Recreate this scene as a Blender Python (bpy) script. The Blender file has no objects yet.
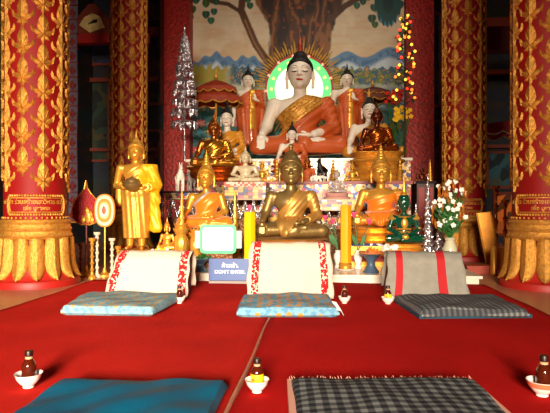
import bpy, bmesh, math, random
import numpy as np
from mathutils import Vector, Matrix
from mathutils.bvhtree import BVHTree
PI = math.pi
random.seed(7)
SC = bpy.context.scene
COL = SC.collection

# ---------------------------------------------------------------- camera, world, lights, exposure
YAW = math.radians(4.7)
CH = 0.85
FPX = 540.0
cam = bpy.data.cameras.new('camera'); co = bpy.data.objects.new('camera', cam); COL.objects.link(co)
cam.sensor_width = 36; cam.lens = FPX / 550 * 36
cam.clip_end = 200
co.location = (0, 0, CH); co.rotation_euler = (PI / 2, 0, YAW)
SC.camera = co

w = bpy.data.worlds.new('world'); SC.world = w; w.use_nodes = True
bg = w.node_tree.nodes['Background']
bg.inputs[0].default_value = (1.0, 0.86, 0.72, 1); bg.inputs[1].default_value = 0.6

def area(name, loc, rot, sx, sy, power, color, spread=PI):
    l = bpy.data.lights.new(name, 'AREA'); l.shape = 'RECTANGLE'; l.size = sx; l.size_y = sy
    l.energy = power; l.color = color; l.spread = spread
    o = bpy.data.objects.new(name, l); COL.objects.link(o); o.location = loc; o.rotation_euler = rot
    return o
# daylight through the temple doors behind the camera
area('door_daylight', (-.2, -9.0, 3.0), (math.radians(81), 0, math.radians(9)), 3.0, 2.0, 650, (1.0, 0.87, 0.67), math.radians(60))
# unseen lamp added above the altar to brighten the mural and statues
area('altar_fill_light', (0.3, 9.6, 5.9), (math.radians(28), 0, 0), 3.0, 0.3, 45, (1.0, 0.90, 0.72))
SC.view_settings.view_transform = 'Standard'; SC.view_settings.look = 'None'
SC.view_settings.gamma = 1; SC.view_settings.use_curve_mapping = False
SC.view_settings.exposure = 0.08

# ---------------------------------------------------------------- helpers
def at(px, py, d):
    """a point seen at pixel px,py of the photograph, d metres in front of the lens"""
    X = (px - 275) / FPX * d; Z = CH - (py - 206.5) / FPX * d
    return Vector((X * math.cos(YAW) - d * math.sin(YAW), X * math.sin(YAW) + d * math.cos(YAW), Z))
def lin(c):
    return tuple((v / 255 / 12.92 if v / 255 <= .04045 else ((v / 255 + .055) / 1.055) ** 2.4) for v in c)
MATS = {}
def mat(name, c, rough=.6, metal=0., bump=None, bs=40, bstr=.3, emit=0, trans=0., coat=0., noise=0., ns=8, ior=1.45, sheen=0., spec=.5):
    if name in MATS: return MATS[name]
    m = bpy.data.materials.new(name); m.use_nodes = True; MATS[name] = m
    nt = m.node_tree; b = nt.nodes['Principled BSDF']
    col = (*lin(c), 1)
    b.inputs['Base Color'].default_value = col
    b.inputs['Roughness'].default_value = rough; b.inputs['Metallic'].default_value = metal
    b.inputs['Transmission Weight'].default_value = trans; b.inputs['Coat Weight'].default_value = coat
    b.inputs['IOR'].default_value = ior; b.inputs['Sheen Weight'].default_value = sheen
    b.inputs['Specular IOR Level'].default_value = spec
    if emit:
        b.inputs['Emission Color'].default_value = col; b.inputs['Emission Strength'].default_value = emit
    tc = nt.nodes.new('ShaderNodeTexCoord')
    if noise:
        n = nt.nodes.new('ShaderNodeTexNoise'); n.inputs['Scale'].default_value = ns; n.inputs['Detail'].default_value = 4
        nt.links.new(tc.outputs['Object'], n.inputs['Vector'])
        r = nt.nodes.new('ShaderNodeValToRGB')
        lo = tuple(v * (1 - noise) for v in col[:3]); hi = tuple(min(1, v * (1 + noise)) for v in col[:3])
        r.color_ramp.elements[0].position = .32; r.color_ramp.elements[1].position = .68
        r.color_ramp.elements[0].color = (*lo, 1); r.color_ramp.elements[1].color = (*hi, 1)
        nt.links.new(n.outputs['Fac'], r.inputs['Fac']); nt.links.new(r.outputs['Color'], b.inputs['Base Color'])
    if bump:
        t = {'noise': 'ShaderNodeTexNoise', 'voronoi': 'ShaderNodeTexVoronoi', 'wave': 'ShaderNodeTexWave'}[bump]
        t = nt.nodes.new(t); t.inputs['Scale'].default_value = bs
        nt.links.new(tc.outputs['Object'], t.inputs['Vector'])
        bp = nt.nodes.new('ShaderNodeBump'); bp.inputs['Strength'].default_value = bstr; bp.inputs['Distance'].default_value = .02
        nt.links.new(t.outputs['Distance' if bump == 'voronoi' else 'Fac'], bp.inputs['Height'])
        nt.links.new(bp.outputs['Normal'], b.inputs['Normal'])
    return m
def mosaic(name, cols, scale, rough=.2, metal=.3, coat=.6, mapping=(1, 1, 1), kind='voronoi'):
    """small glued glass tiles in several colours"""
    m = bpy.data.materials.new(name); m.use_nodes = True; MATS[name] = m
    nt = m.node_tree; b = nt.nodes['Principled BSDF']
    b.inputs['Roughness'].default_value = rough; b.inputs['Metallic'].default_value = metal; b.inputs['Coat Weight'].default_value = coat
    tc = nt.nodes.new('ShaderNodeTexCoord'); mp = nt.nodes.new('ShaderNodeMapping'); mp.inputs['Scale'].default_value = mapping
    nt.links.new(tc.outputs['Object'], mp.inputs['Vector'])
    v = nt.nodes.new('ShaderNodeTexVoronoi'); v.inputs['Scale'].default_value = scale
    if kind == 'chebyshev': v.distance = 'CHEBYCHEV'; v.inputs['Randomness'].default_value = .25
    nt.links.new(mp.outputs['Vector'], v.inputs['Vector'])
    s = nt.nodes.new('ShaderNodeSeparateColor'); nt.links.new(v.outputs['Color'], s.inputs['Color'])
    r = nt.nodes.new('ShaderNodeValToRGB'); r.color_ramp.interpolation = 'CONSTANT'
    e = r.color_ramp.elements
    while len(e) < len(cols): e.new(.5)
    for i, c in enumerate(cols):
        e[i].position = i / len(cols); e[i].color = (*lin(c), 1)
    nt.links.new(s.outputs[0], r.inputs['Fac']); nt.links.new(r.outputs['Color'], b.inputs['Base Color'])
    bp = nt.nodes.new('ShaderNodeBump'); bp.inputs['Strength'].default_value = .8; bp.inputs['Distance'].default_value = .03
    nt.links.new(s.outputs[1], bp.inputs['Height']); nt.links.new(bp.outputs['Normal'], b.inputs['Normal'])
    return m
def vcol_mat(name, rough=.6, coat=0.):
    m = bpy.data.materials.new(name); m.use_nodes = True; MATS[name] = m
    nt = m.node_tree; b = nt.nodes['Principled BSDF']; b.inputs['Roughness'].default_value = rough; b.inputs['Coat Weight'].default_value = coat
    a = nt.nodes.new('ShaderNodeVertexColor'); a.layer_name = 'paint'
    nt.links.new(a.outputs['Color'], b.inputs['Base Color'])
    return m

class MB:
    def __init__(s): s.v = []; s.f = []
    def add(s, vs, fs, M=None):
        n = len(s.v)
        s.v += [tuple(M @ Vector(v)) for v in vs] if M else [tuple(v) for v in vs]
        s.f += [tuple(i + n for i in f) for f in fs]; return s
    def box(s, lo, hi, M=None):
        x0, y0, z0 = lo; x1, y1, z1 = hi
        return s.add([(x0, y0, z0), (x1, y0, z0), (x1, y1, z0), (x0, y1, z0), (x0, y0, z1), (x1, y0, z1), (x1, y1, z1), (x0, y1, z1)],
                     [(0, 3, 2, 1), (4, 5, 6, 7), (0, 1, 5, 4), (1, 2, 6, 5), (2, 3, 7, 6), (3, 0, 4, 7)], M)
    def lathe(s, prof, n=24, M=None, sx=1., sy=1., mod=None, sq=0.):
        vs = []; fs = []
        for k, (r, z) in enumerate(prof):
            for i in range(n):
                a = 2 * PI * i / n; rr = r * (mod(k, a) if mod else 1)
                c, q = math.cos(a), math.sin(a)
                if sq: g = 1 / (abs(c) ** sq + abs(q) ** sq) ** (1 / sq); c *= g; q *= g
                vs.append((rr * c * sx, rr * q * sy, z))
        for k in range(len(prof) - 1):
            for i in range(n):
                j = (i + 1) % n; fs.append((k * n + i, k * n + j, (k + 1) * n + j, (k + 1) * n + i))
        fs.append(tuple(reversed(range(n)))); fs.append(tuple((len(prof) - 1) * n + i for i in range(n)))
        return s.add(vs, fs, M)
    def tube(s, pts, rad, n=8, M=None):
        pts = [Vector(p) for p in pts]; R = rad if isinstance(rad, (list, tuple)) else [rad] * len(pts)
        vs = []; fs = []
        for i, p in enumerate(pts):
            t = (pts[min(i + 1, len(pts) - 1)] - pts[max(i - 1, 0)]).normalized()
            up = Vector((0, 0, 1)) if abs(t.z) < .9 else Vector((0, 1, 0))
            u = t.cross(up).normalized(); w_ = t.cross(u)
            for k in range(n):
                a = 2 * PI * k / n; vs.append(p + (u * math.cos(a) + w_ * math.sin(a)) * R[i])
        for i in range(len(pts) - 1):
            for k in range(n):
                j = (k + 1) % n; fs.append((i * n + k, i * n + j, (i + 1) * n + j, (i + 1) * n + k))
        fs.append(tuple(reversed(range(n)))); fs.append(tuple((len(pts) - 1) * n + i for i in range(n)))
        return s.add(vs, fs, M)
    def ball(s, c, r, n=10, m=7, M=None):
        if not isinstance(r, (list, tuple)): r = (r, r, r)
        vs = [(c[0], c[1], c[2] - r[2])]; fs = []
        for k in range(1, m):
            ph = -PI / 2 + PI * k / m
            for i in range(n):
                a = 2 * PI * i / n
                vs.append((c[0] + r[0] * math.cos(ph) * math.cos(a), c[1] + r[1] * math.cos(ph) * math.sin(a), c[2] + r[2] * math.sin(ph)))
        vs.append((c[0], c[1], c[2] + r[2])); T = len(vs) - 1
        for i in range(n):
            j = (i + 1) % n
            fs.append((0, 1 + j, 1 + i)); fs.append((T, 1 + (m - 2) * n + i, 1 + (m - 2) * n + j))
            for k in range(m - 2):
                fs.append((1 + k * n + i, 1 + k * n + j, 1 + (k + 1) * n + j, 1 + (k + 1) * n + i))
        return s.add(vs, fs, M)
    def prism(s, pts, y0, y1, M=None):
        """outline in x,z extruded along y"""
        n = len(pts)
        vs = [(p[0], y0, p[1]) for p in pts] + [(p[0], y1, p[1]) for p in pts]
        fs = [tuple(range(n)), tuple(reversed(range(n, 2 * n)))] + [(i, i + n, (i + 1) % n + n, (i + 1) % n) for i in range(n)]
        return s.add(vs, fs, M)
    def leaf(s, base, tip, wid, thick, nrm, n=5, M=None):
        """pointed leaf with a raised rib and a closed underside"""
        b = Vector(base); t = Vector(tip); nrm = Vector(nrm).normalized(); ax = t - b
        side = ax.cross(nrm).normalized()
        vs = []; fs = []
        for i in range(n + 1):
            u = i / n; wv = wid * math.sin(PI * min(1, u * .93 + .07)) ** .8 if 0 < i < n else wid * .12 * (1 if i == 0 else .1)
            p = b + ax * u
            vs += [p - side * wv / 2, p + nrm * thick, p + side * wv / 2, p - nrm * thick * .3]
        for i in range(n):
            for k in range(4):
                j = (k + 1) % 4; fs.append((i * 4 + k, (i + 1) * 4 + k, (i + 1) * 4 + j, i * 4 + j))
        fs.append((0, 1, 2, 3)); fs.append((n * 4 + 3, n * 4 + 2, n * 4 + 1, n * 4))
        return s.add(vs, fs, M)
    def mesh(s, name, m, smooth=True, fix=True):
        me = bpy.data.meshes.new(name); me.from_pydata(s.v, [], s.f)
        if fix:
            bm = bmesh.new(); bm.from_mesh(me); bmesh.ops.recalc_face_normals(bm, faces=bm.faces); bm.to_mesh(me); bm.free()
        if m: me.materials.append(m)
        if smooth:
            me.shade_smooth()
            try: me.set_sharp_from_angle(angle=math.radians(38))
            except Exception: pass
        return me
def link(name, me, parent=None, loc=None, rz=None, scale=None):
    o = bpy.data.objects.new(name, me); COL.objects.link(o)
    if parent is not None: o.parent = parent
    if loc is not None: o.location = loc
    if rz is not None: o.rotation_euler = (0, 0, rz)
    if scale is not None: o.scale = scale if isinstance(scale, (tuple, list)) else (scale,) * 3
    return o
def part(name, mb, m, parent, smooth=True, label=None, **k):
    o = link(name, mb.mesh(name, m, smooth), parent, **k)
    if label: o['label'] = label
    return o
def tag(o, label, cat, group=None, kind=None):
    o['label'] = label; o['category'] = cat
    if group: o['group'] = group
    if kind: o['kind'] = kind
    return o
def thing(name, label, cat, loc=(0, 0, 0), rz=0, group=None, scale=None):
    o = bpy.data.objects.new(name, None); COL.objects.link(o); o.location = loc; o.rotation_euler = (0, 0, rz)
    if scale is not None: o.scale = scale if isinstance(scale, (tuple, list)) else (scale,) * 3
    return tag(o, label, cat, group)
def single(name, mb, m, label, cat, group=None, smooth=True, loc=None, rz=None, scale=None):
    return tag(link(name, mb.mesh(name, m, smooth), None, loc, rz, scale), label, cat, group)
def struct(name, mb, m, smooth=False):
    o = link(name, mb.mesh(name, m, smooth)); o['kind'] = 'structure'; return o
def dup(root, loc, rz=None, label=None, scale=None, group=None):
    r = root.copy(); COL.objects.link(r); r.location = loc
    if rz is not None: r.rotation_euler = (0, 0, rz)
    if scale is not None: r.scale = scale if isinstance(scale, (tuple, list)) else (scale,) * 3
    if label: r['label'] = label
    if group: r['group'] = group
    for ch in list(root.children):
        c = ch.copy(); COL.objects.link(c); c.parent = r
        for g in list(ch.children):
            d = g.copy(); COL.objects.link(d); d.parent = c
    return r

# materials
GOLD = mat('gold_leaf', (226, 164, 66), .38, .55, 'noise', 60, .12, noise=.12, ns=20)
GOLDS = mat('gold_shiny', (236, 170, 66), .33, .6, 'noise', 30, .1)
GOLDP = mat('gold_paint', (204, 142, 58), .42, .55, 'noise', 90, .5, noise=.25, ns=30)
BRONZE = mat('bronze', (150, 122, 72), .4, .65, 'noise', 30, .15, noise=.15, ns=6)
DKBRONZE = mat('dark_bronze', (110, 52, 30), .28, .8, 'noise', 40, .15, noise=.2)
COPPER = mat('copper_gold', (176, 100, 40), .3, .85, 'noise', 40, .15, noise=.2)
WHITE = mat('white_paint', (236, 222, 205), .45, 0, noise=.04)
JADE = mat('pale_stone', (204, 184, 150), .35, 0, coat=.4, noise=.1)
ORANGE = mat('orange_robe', (198, 88, 36), .5, 0, coat=.15, noise=.12, ns=5)
SATIN = mat('orange_satin', (244, 128, 20), .38, .15, sheen=.4)
YELLOW = mat('yellow_satin', (240, 178, 30), .4, .2)
YROBE = mat('mustard_robe', (205, 135, 30), .5, .1)
BROCADE = mosaic('gold_brocade', [(214, 150, 50), (196, 130, 40), (226, 168, 70), (180, 112, 34)], 70, .45, .35, 0)
HAIR = mat('black_hair', (22, 18, 20), .5, 0, 'voronoi', 60, .6)
BLACK = mat('black_paint', (18, 14, 12), .5)
LIPS = mat('red_paint', (190, 40, 36), .5)
RED = mat('column_red', (134, 10, 9), .6, 0, coat=.0, noise=.1, ns=4, spec=.3)
DARKRED = mat('dark_red_lacquer', (150, 16, 10), .4, 0, noise=.15, ns=3)
CARPET = mat('red_carpet', (204, 38, 30), .95, 0, 'noise', 500, .5, noise=.10, ns=2.2, spec=.05)
CARPET2 = mat('red_carpet_dark', (188, 24, 22), .95, 0, 'noise', 500, .5, noise=.10, ns=2.2, spec=.05)
TILE = mat('floor_tile', (178, 116, 92), .35, 0, 'noise', 8, .03, noise=.12, ns=2)
MARBLE = mat('marble', (236, 222, 205), .25, 0, noise=.08, ns=6)
WOODD = mat('dark_wood', (64, 22, 12), .45, 0, noise=.3, ns=6)
MIRROR = mosaic('mirror_mosaic', [(206, 188, 160), (176, 40, 50), (120, 84, 50), (40, 50, 110), (200, 150, 60), (180, 160, 130), (96, 50, 34), (190, 150, 96), (150, 100, 50)], 20, .35, .25, .1)
SILVER = mat('silver', (214, 206, 214), .22, .9, 'voronoi', 40, .5)
GLASSY = mat('crystal', (240, 232, 226), .08, 0, trans=.6, coat=.5)
EMERALD = mat('emerald', (4, 66, 48), .12, 0, coat=1, noise=.2)
GREEN = mat('leaf_green', (48, 104, 44), .5, 0, noise=.25)
PINK = mat('pink_petal', (236, 80, 130), .5)
WPETAL = mat('white_petal', (246, 244, 235), .5)
BLUEP = mat('blue_paint', (74, 112, 176), .5)
WAXY = mat('yellow_wax', (250, 206, 10), .4, 0, coat=.2)
WAXO = mat('amber_wax', (252, 168, 14), .4, 0, coat=.2)
# ---------------------------------------------------------------- smooth bodies: distance fields meshed with surface nets
def surfnet(F, org, h):
    nx, ny, nz = F.shape
    ins = F < 0
    c = [ins[a:nx - 1 + a, b:ny - 1 + b, d:nz - 1 + d] for a in (0, 1) for b in (0, 1) for d in (0, 1)]
    s = sum(x.astype(np.int8) for x in c); act = (s > 0) & (s < 8)
    I = np.argwhere(act); idx = -np.ones(act.shape, np.int64); idx[act] = np.arange(len(I))
    P = np.zeros((len(I), 3)); N = np.zeros(len(I))
    cor = np.array([(a, b, d) for a in (0, 1) for b in (0, 1) for d in (0, 1)])
    val = [F[I[:, 0] + q[0], I[:, 1] + q[1], I[:, 2] + q[2]] for q in cor]
    for i in range(8):
        for j in range(i + 1, 8):
            if np.abs(cor[i] - cor[j]).sum() != 1: continue
            a, b = val[i], val[j]; m = (a < 0) != (b < 0)
            t = np.where(m, a / np.where(a == b, 1, a - b), 0)[:, None]
            P += np.where(m[:, None], cor[i] + (cor[j] - cor[i]) * t, 0); N += m
    P = (P / N[:, None] + I) * h + np.array(org)
    faces = []
    for ax in range(3):
        o = [k for k in range(3) if k != ax]
        A = ins.copy(); sl0 = [slice(1, -1)] * 3; sl1 = [slice(1, -1)] * 3
        sl0[ax] = slice(0, -1); sl1[ax] = slice(1, None)
        a = ins[tuple(sl0)]; b = ins[tuple(sl1)]
        E = np.argwhere(a != b); fl = a[a != b]
        E = E + np.array([0 if k == ax else 1 for k in range(3)])
        q = []
        for (u, v) in ((0, 0), (1, 0), (1, 1), (0, 1)):
            G = E.copy(); G[:, o[0]] -= u; G[:, o[1]] -= v
            q.append(idx[G[:, 0], G[:, 1], G[:, 2]])
        q = np.stack(q, 1); flip = fl if ax != 1 else ~fl
        q[~flip] = q[~flip][:, ::-1]
        faces.append(q[(q >= 0).all(1)])
    return P, np.concatenate(faces)
def net_mesh(name, F, org, h, m):
    P, Q = surfnet(F, org, h)
    me = bpy.data.meshes.new(name)
    me.vertices.add(len(P)); me.vertices.foreach_set('co', P.astype(np.float32).ravel())
    me.loops.add(Q.size); me.loops.foreach_set('vertex_index', Q.astype(np.int32).ravel())
    me.polygons.add(len(Q)); me.polygons.foreach_set('loop_start', np.arange(0, Q.size, 4, dtype=np.int32))
    me.update(calc_edges=True); me.validate()
    bm = bmesh.new(); bm.from_mesh(me); bmesh.ops.recalc_face_normals(bm, faces=bm.faces); bm.to_mesh(me); bm.free()
    if m: me.materials.append(m)
    me.shade_smooth()
    return me
class Grid:
    def __init__(s, lo, hi, h):
        s.lo, s.h = np.array(lo, float), h
        ax = [np.arange(lo[i], hi[i], h, dtype=np.float32) for i in range(3)]
        s.X, s.Y, s.Z = np.meshgrid(*ax, indexing='ij')
    def E(s, c, r):
        a, b, d = (s.X - c[0]) / r[0], (s.Y - c[1]) / r[1], (s.Z - c[2]) / r[2]
        k0 = np.sqrt(a * a + b * b + d * d)
        k1 = np.sqrt((a / r[0]) ** 2 + (b / r[1]) ** 2 + (d / r[2]) ** 2) + 1e-6
        return k0 * (k0 - 1) / k1
    def C(s, a, b, ra, rb, fy=1.):
        ab = [b[i] - a[i] for i in range(3)]; L = sum(v * v for v in ab)
        px, py, pz = s.X - a[0], s.Y - a[1], s.Z - a[2]
        t = np.clip((px * ab[0] + py * ab[1] + pz * ab[2]) / L, 0, 1)
        return np.sqrt((px - ab[0] * t) ** 2 + ((py - ab[1] * t) / fy) ** 2 + (pz - ab[2] * t) ** 2) - (ra + (rb - ra) * t)
    def B(s, c, hs, r):
        q = [np.abs(v - c[i]) - hs[i] + r for i, v in enumerate((s.X, s.Y, s.Z))]
        o = np.sqrt(sum(np.maximum(v, 0) ** 2 for v in q))
        return o + np.minimum(np.maximum(np.maximum(q[0], q[1]), q[2]), 0) - r
    def U(s, L, k=.02):
        f = L[0]
        for g in L[1:]:
            hh = np.clip(.5 + .5 * (g - f) / k, 0, 1); f = g + (f - g) * hh - k * hh * (1 - hh)
        return f
    def mesh(s, name, F, m):
        F = F.copy(); F[0] = F[-1] = 1; F[:, 0] = F[:, -1] = 1; F[:, :, 0] = F[:, :, -1] = 1
        return net_mesh(name, F, s.lo, s.h, m)

# ---- seated figure, one unit from knee to knee, facing -y
def seated_fields(h, samadhi=False, hk=1.1):
    g = Grid((-.58, -.46, -.04), (.58, .30, 1.28 + (hk - 1) * .62), h)
    keep = (g.X, g.Y, g.Z)
    def headspace(on):
        if on: g.X, g.Y, g.Z = keep[0] / hk, keep[1] / hk, (keep[2] - .66) / hk + .66
        else: g.X, g.Y, g.Z = keep
    torso = g.U([g.E((0, .03, .13), (.25, .17, .13)), g.C((0, .03, .15), (0, .04, .42), .155, .18, .8), g.E((0, .03, .46), (.25, .13, .13)),
                 g.E((0, .04, .54), (.278, .09, .07))], .05)
    neck = g.C((0, .03, .56), (0, .02, .73), .072, .066)
    ck = .012
    headspace(1)
    head = g.U([g.E((0, .0, .845), (.114, .13, .148)), g.E((0, -.022, .76), (.084, .092, .078)), g.E((0, -.088, .712), (.028, .028, .022))], .03)
    face = [g.C((0, -.126, .850), (0, -.150, .802), .008, .017), g.E((-.017, -.133, .798), (.012, .012, .009)), g.E((.017, -.133, .798), (.012, .012, .009)),
            g.E((0, -.112, .762), (.034, .015, .008)), g.E((0, -.108, .748), (.025, .015, .008))]
    for q in (-1, 1):
        face += [g.C((q * .018, -.128, .868), (q * .06, -.118, .878), .006, .007), g.C((q * .06, -.118, .878), (q * .095, -.088, .866), .007, .004),
                 g.E((q * .050, -.110, .840), (.029, .019, .012)),
                 g.C((q * .123, .02, .86), (q * .128, .01, .79), .017, .015), g.C((q * .128, .01, .79), (q * .122, 0, .705), .013, .016)]
    headf = g.U([head] + face, ck) * hk
    headspace(0)
    F = {}
    q = -1
    def finger(x0, y0, z0, x1, y1, z1, x2, y2, z2, r):
        return g.U([g.C((x0, y0, z0), (x1, y1, z1), r, r * .95), g.C((x1, y1, z1), (x2, y2, z2), r * .95, r * .75)], .006)
    if not samadhi:
        armR = g.U([g.C((-.275, .04, .535), (-.355, .03, .30), .074, .056), g.C((-.355, .03, .30), (-.385, -.13, .205), .056, .036)], .03)
        handR = [g.E((-.387, -.185, .172), (.045, .06, .026))]
        for i, (dx, l) in enumerate(((-.034, .85), (-.012, 1.), (.011, 1.), (.033, .9))):
            x = -.387 + dx
            handR.append(finger(x, -.215, .165, x + .002, -.25, .125, x + .004, -.262, .125 - .085 * l, .0125))
        handR.append(finger(-.345, -.17, .17, -.325, -.215, .145, -.322, -.235, .11, .014))
    else:
        armR = g.U([g.C((-.275, .04, .535), (-.38, .02, .29), .074, .056), g.C((-.38, .02, .29), (-.14, -.19, .19), .056, .036)], .03)
        handR = [g.E((-.06, -.215, .165), (.075, .05, .022))]
    armL = g.U([g.C((.275, .04, .535), (.36, .02, .28), .074, .056), g.C((.36, .02, .28), (.15, -.19, .195), .056, .036)], .03)
    handL = [g.E((.075, -.215, .182), (.07, .048, .024))]
    for i, dy in enumerate((-.036, -.013, .01, .032)):
        handL.append(finger(.03, -.212 + dy, .185, -.02, -.214 + dy, .182, -.062 + .012 * abs(i - 1.3), -.216 + dy, .19, .0125))
    handL.append(finger(.085, -.18, .195, .05, -.165, .22, .02, -.175, .225, .014))
    legs = g.U([g.C((-.12, .03, .10), (-.415, -.12, .083), .11, .085), g.C((.12, .03, .10), (.415, -.12, .083), .11, .085),
                g.C((.415, -.13, .08), (-.06, -.26, .055), .08, .055), g.C((-.415, -.13, .083), (.06, -.25, .10), .08, .05)], .03)
    feet = [g.C((.06, -.25, .11), (.19, -.235, .125), .04, .03), g.C((.19, -.235, .125), (.245, -.225, .13), .032, .022)]
    F['g'] = g; F['torso'] = torso; F['armL'] = armL; F['legs'] = legs
    F['head'] = headf
    F['skin'] = g.U([g.U([torso, neck, armR, armL], .04), headf, g.U(handR + [armR], .012), g.U(handL + [armL], .012), g.U([legs] + feet, .02)], .012)
    headspace(1)
    cap = g.E((0, .012, .872), (.129, .144, .137))
    cap = np.maximum(cap, -(g.Z - .86 + .62 * g.Y) + np.where(np.abs(g.X) > .1, .0, 0))
    F['hair'] = g.U([cap, g.E((0, .03, 1.0), (.068, .068, .06))], .03)
    F['flame'] = g.U([g.C((0, .03, 1.045), (0, .03, 1.12), .030, .024), g.C((0, .03, 1.12), (0, .03, 1.21), .024, .004)], .01)
    F['knob'] = g.U([g.C((0, .03, 1.03), (0, .03, 1.07), .035, .02), g.E((0, .03, 1.10), (.028, .028, .03))], .01)
    F['cone'] = g.U([g.C((0, .03, .98), (0, .03, 1.10), .085, .035), g.C((0, .03, 1.10), (0, .03, 1.22), .035, .004)], .02) - .004 * np.sin(160 * g.Z)
    headspace(0)
    return F
def robe_field(F, line=.587, slope=.757, legs=True, t=.013, fold=.005, arm=True, back=True, flap=None, lo=None, freq=70):
    g = F['g']
    L = [F['torso']]
    if arm: L.append(F['armL'])
    b = g.U(L, .03)
    s = g.Z - slope * g.X
    f = np.maximum(b - t - fold * np.sin(freq * s), s - line)
    f = np.maximum(f, g.Z - .615)
    f = np.maximum(f, -g.Z + .10)
    # keep the hand of the left arm bare
    f = np.maximum(f, -(g.Y + .155 + .0 * g.X) * 1.0 - 0.0 + np.where(g.Z > .16, 0, -1))
    if legs:
        fl = F['legs'] - t - fold * np.sin(46 * (g.Z + .25 * np.abs(g.X)))
        fl = np.maximum(fl, g.X * .0 - g.Z + .0)
        f = g.U([f, fl], .02)
    if flap:
        x, ztop, hx, hlo = flap
        body = g.U([F['torso'], F['legs'], g.C((-.1, -.16, .13), (.16, -.16, .15), .09, .09)], .05) - t - .01 - fold * np.sin(75 * g.X)
        hw = hlo + (hx - hlo) * np.clip(g.Z / ztop, 0, 1)
        body = np.maximum(np.maximum(body, np.abs(g.X - x * (1 - .4 * g.Z / ztop)) - hw), np.maximum(g.Z - ztop, -.0 - g.Z))
        body = np.maximum(body, g.Y + .05)
        f = g.U([f, body], .015)
    return f
def sash_field(F, line=.587, slope=.757, width=.2, t=.024, zlo=.12, arm=False, fold=0.003):
    g = F['g']; s = g.Z - slope * g.X
    b = F['torso'] if not arm else g.U([F['torso'], F['armL']], .03)
    f = np.maximum(np.maximum(b - t - fold * np.sin(160 * s), s - line), line - width - s)
    return np.maximum(np.maximum(f, g.Z - .63), zlo - g.Z)

HS = .0092
SF = seated_fields(HS)
G = SF['g']
ME = {}
ME['skin'] = G.mesh('seated_body', SF['skin'], None)
ME['hair'] = G.mesh('seated_hair', SF['hair'], None)
ME['flame'] = G.mesh('seated_flame', SF['flame'], None)
ME['robe_full'] = G.mesh('robe_full', robe_field(SF), None)
ME['sash_wide'] = G.mesh('sash_wide', sash_field(SF, width=.24), None)
ME['robe_thin'] = G.mesh('robe_thin', robe_field(SF, line=.50, slope=1.15, legs=False, t=.012, fold=.003, flap=(-.10, .26, .17, .03)), None)
ME['sash_edge'] = G.mesh('sash_edge', sash_field(SF, line=.515, slope=1.15, width=.035, t=.02), None)
ME['robe_cloth'] = G.mesh('robe_cloth', robe_field(SF, line=.56, slope=.8, legs=True, arm=False, t=.026, fold=.005, freq=45), None)
ME['ribbon'] = G.mesh('ribbon', sash_field(SF, line=.60, slope=.8, width=.055, t=.042, fold=0), None)
ME['robe_shawl'] = G.mesh('robe_shawl', robe_field(SF, line=.47, slope=.30, legs=False, t=.034, fold=.009, flap=(-.02, .235, .27, .03), freq=40), None)
del SF
SB = seated_fields(HS, hk=1.24)
ME['b_skin'] = SB['g'].mesh('seated_body_b', SB['skin'], None); ME['b_hair'] = SB['g'].mesh('seated_hair_b', SB['hair'], None)
ME['b_flame'] = SB['g'].mesh('seated_cone', SB['cone'], None); ME['b_knob'] = SB['g'].mesh('seated_knob', SB['knob'], None)
del SB
SM = seated_fields(HS * 1.25, samadhi=True, hk=1.2)
ME['sam_skin'] = SM['g'].mesh('meditating_body', SM['skin'], None)
ME['sam_hair'] = SM['g'].mesh('meditating_hair', SM['hair'], None)
ME['sam_robe'] = SM['g'].mesh('meditating_robe', robe_field(SM, t=.012), None)
ME['sam_flame'] = SM['g'].mesh('meditating_flame', SM['flame'], None)
del SM
BV_SEAT = BVHTree.FromPolygons([v.co[:] for v in ME['skin'].vertices], [tuple(p.vertices) for p in ME['skin'].polygons])
_cache = {}
def with_mat(key, m):
    k = (key, m.name)
    if k not in _cache:
        me = ME[key].copy(); me.materials.clear(); me.materials.append(m); me.name = key + '_' + m.name; _cache[k] = me
    return _cache[k]
def face_strokes(bvh, paths, rad, yoff=.0):
    mb = MB()
    for pts in paths:
        o = []
        for x, z in pts:
            hit = bvh.ray_cast(Vector((x, -.8, z)), Vector((0, 1, 0)))[0]
            if hit is not None: o.append((x, hit.y + yoff, z))
        if len(o) > 1: mb.tube(o, [rad * (.5 if i in (0, len(o) - 1) else 1) for i in range(len(o))], 6)
    return mb
_b = [[(q * (.02 + .088 * i / 6), .893 + .015 * math.sin(PI * (i / 6) ** .8)) for i in range(7)] for q in (-1, 1)]
_e = [[(q * (.024 + .062 * i / 6), .851 - .007 * math.sin(PI * i / 6)) for i in range(7)] for q in (-1, 1)]
_l = [[(-.033 + .066 * i / 6, .767 - .004 * math.sin(PI * i / 6)) for i in range(7)]]
for _i in (0, 1):
    ME['brow%d' % _i] = face_strokes(BV_SEAT, [_b[_i]], .0042).mesh('eyebrow', None)
    ME['eye%d' % _i] = face_strokes(BV_SEAT, [_e[_i]], .0055).mesh('closed_eye', None)
ME['lips'] = face_strokes(BV_SEAT, _l, .011, .004).mesh('lips', None)

def seated(name, label, loc, width, skin, robe=None, rmat=None, extra=(), hairm=None, flame=None, rz=0, face=None, sam=False, cat='statue', hscale=1., group=None, knob=False):
    loc = (loc[0], loc[1], loc[2] + .024 * width * hscale)
    t = thing(name, label, cat, loc, rz, group, scale=(width, width, width * hscale))
    p = 'sam_' if sam is True else (sam or '')
    link('body', with_mat(p + 'skin', skin), t)
    link('hair', with_mat(p + 'hair', hairm or skin), t)
    link('flame_finial', with_mat(p + ('knob' if knob else 'flame'), flame or hairm or skin), t)
    if robe: link('robe', with_mat(robe, rmat), t)
    for nm, k, m in extra: link(nm, with_mat(k, m), t)
    if face:
        for _i in (0, 1): link('eyebrow', with_mat('brow%d' % _i, face), t); link('closed_eye', with_mat('eye%d' % _i, face), t)
        link('lips', with_mat('lips', LIPS), t)
    return t

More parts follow.
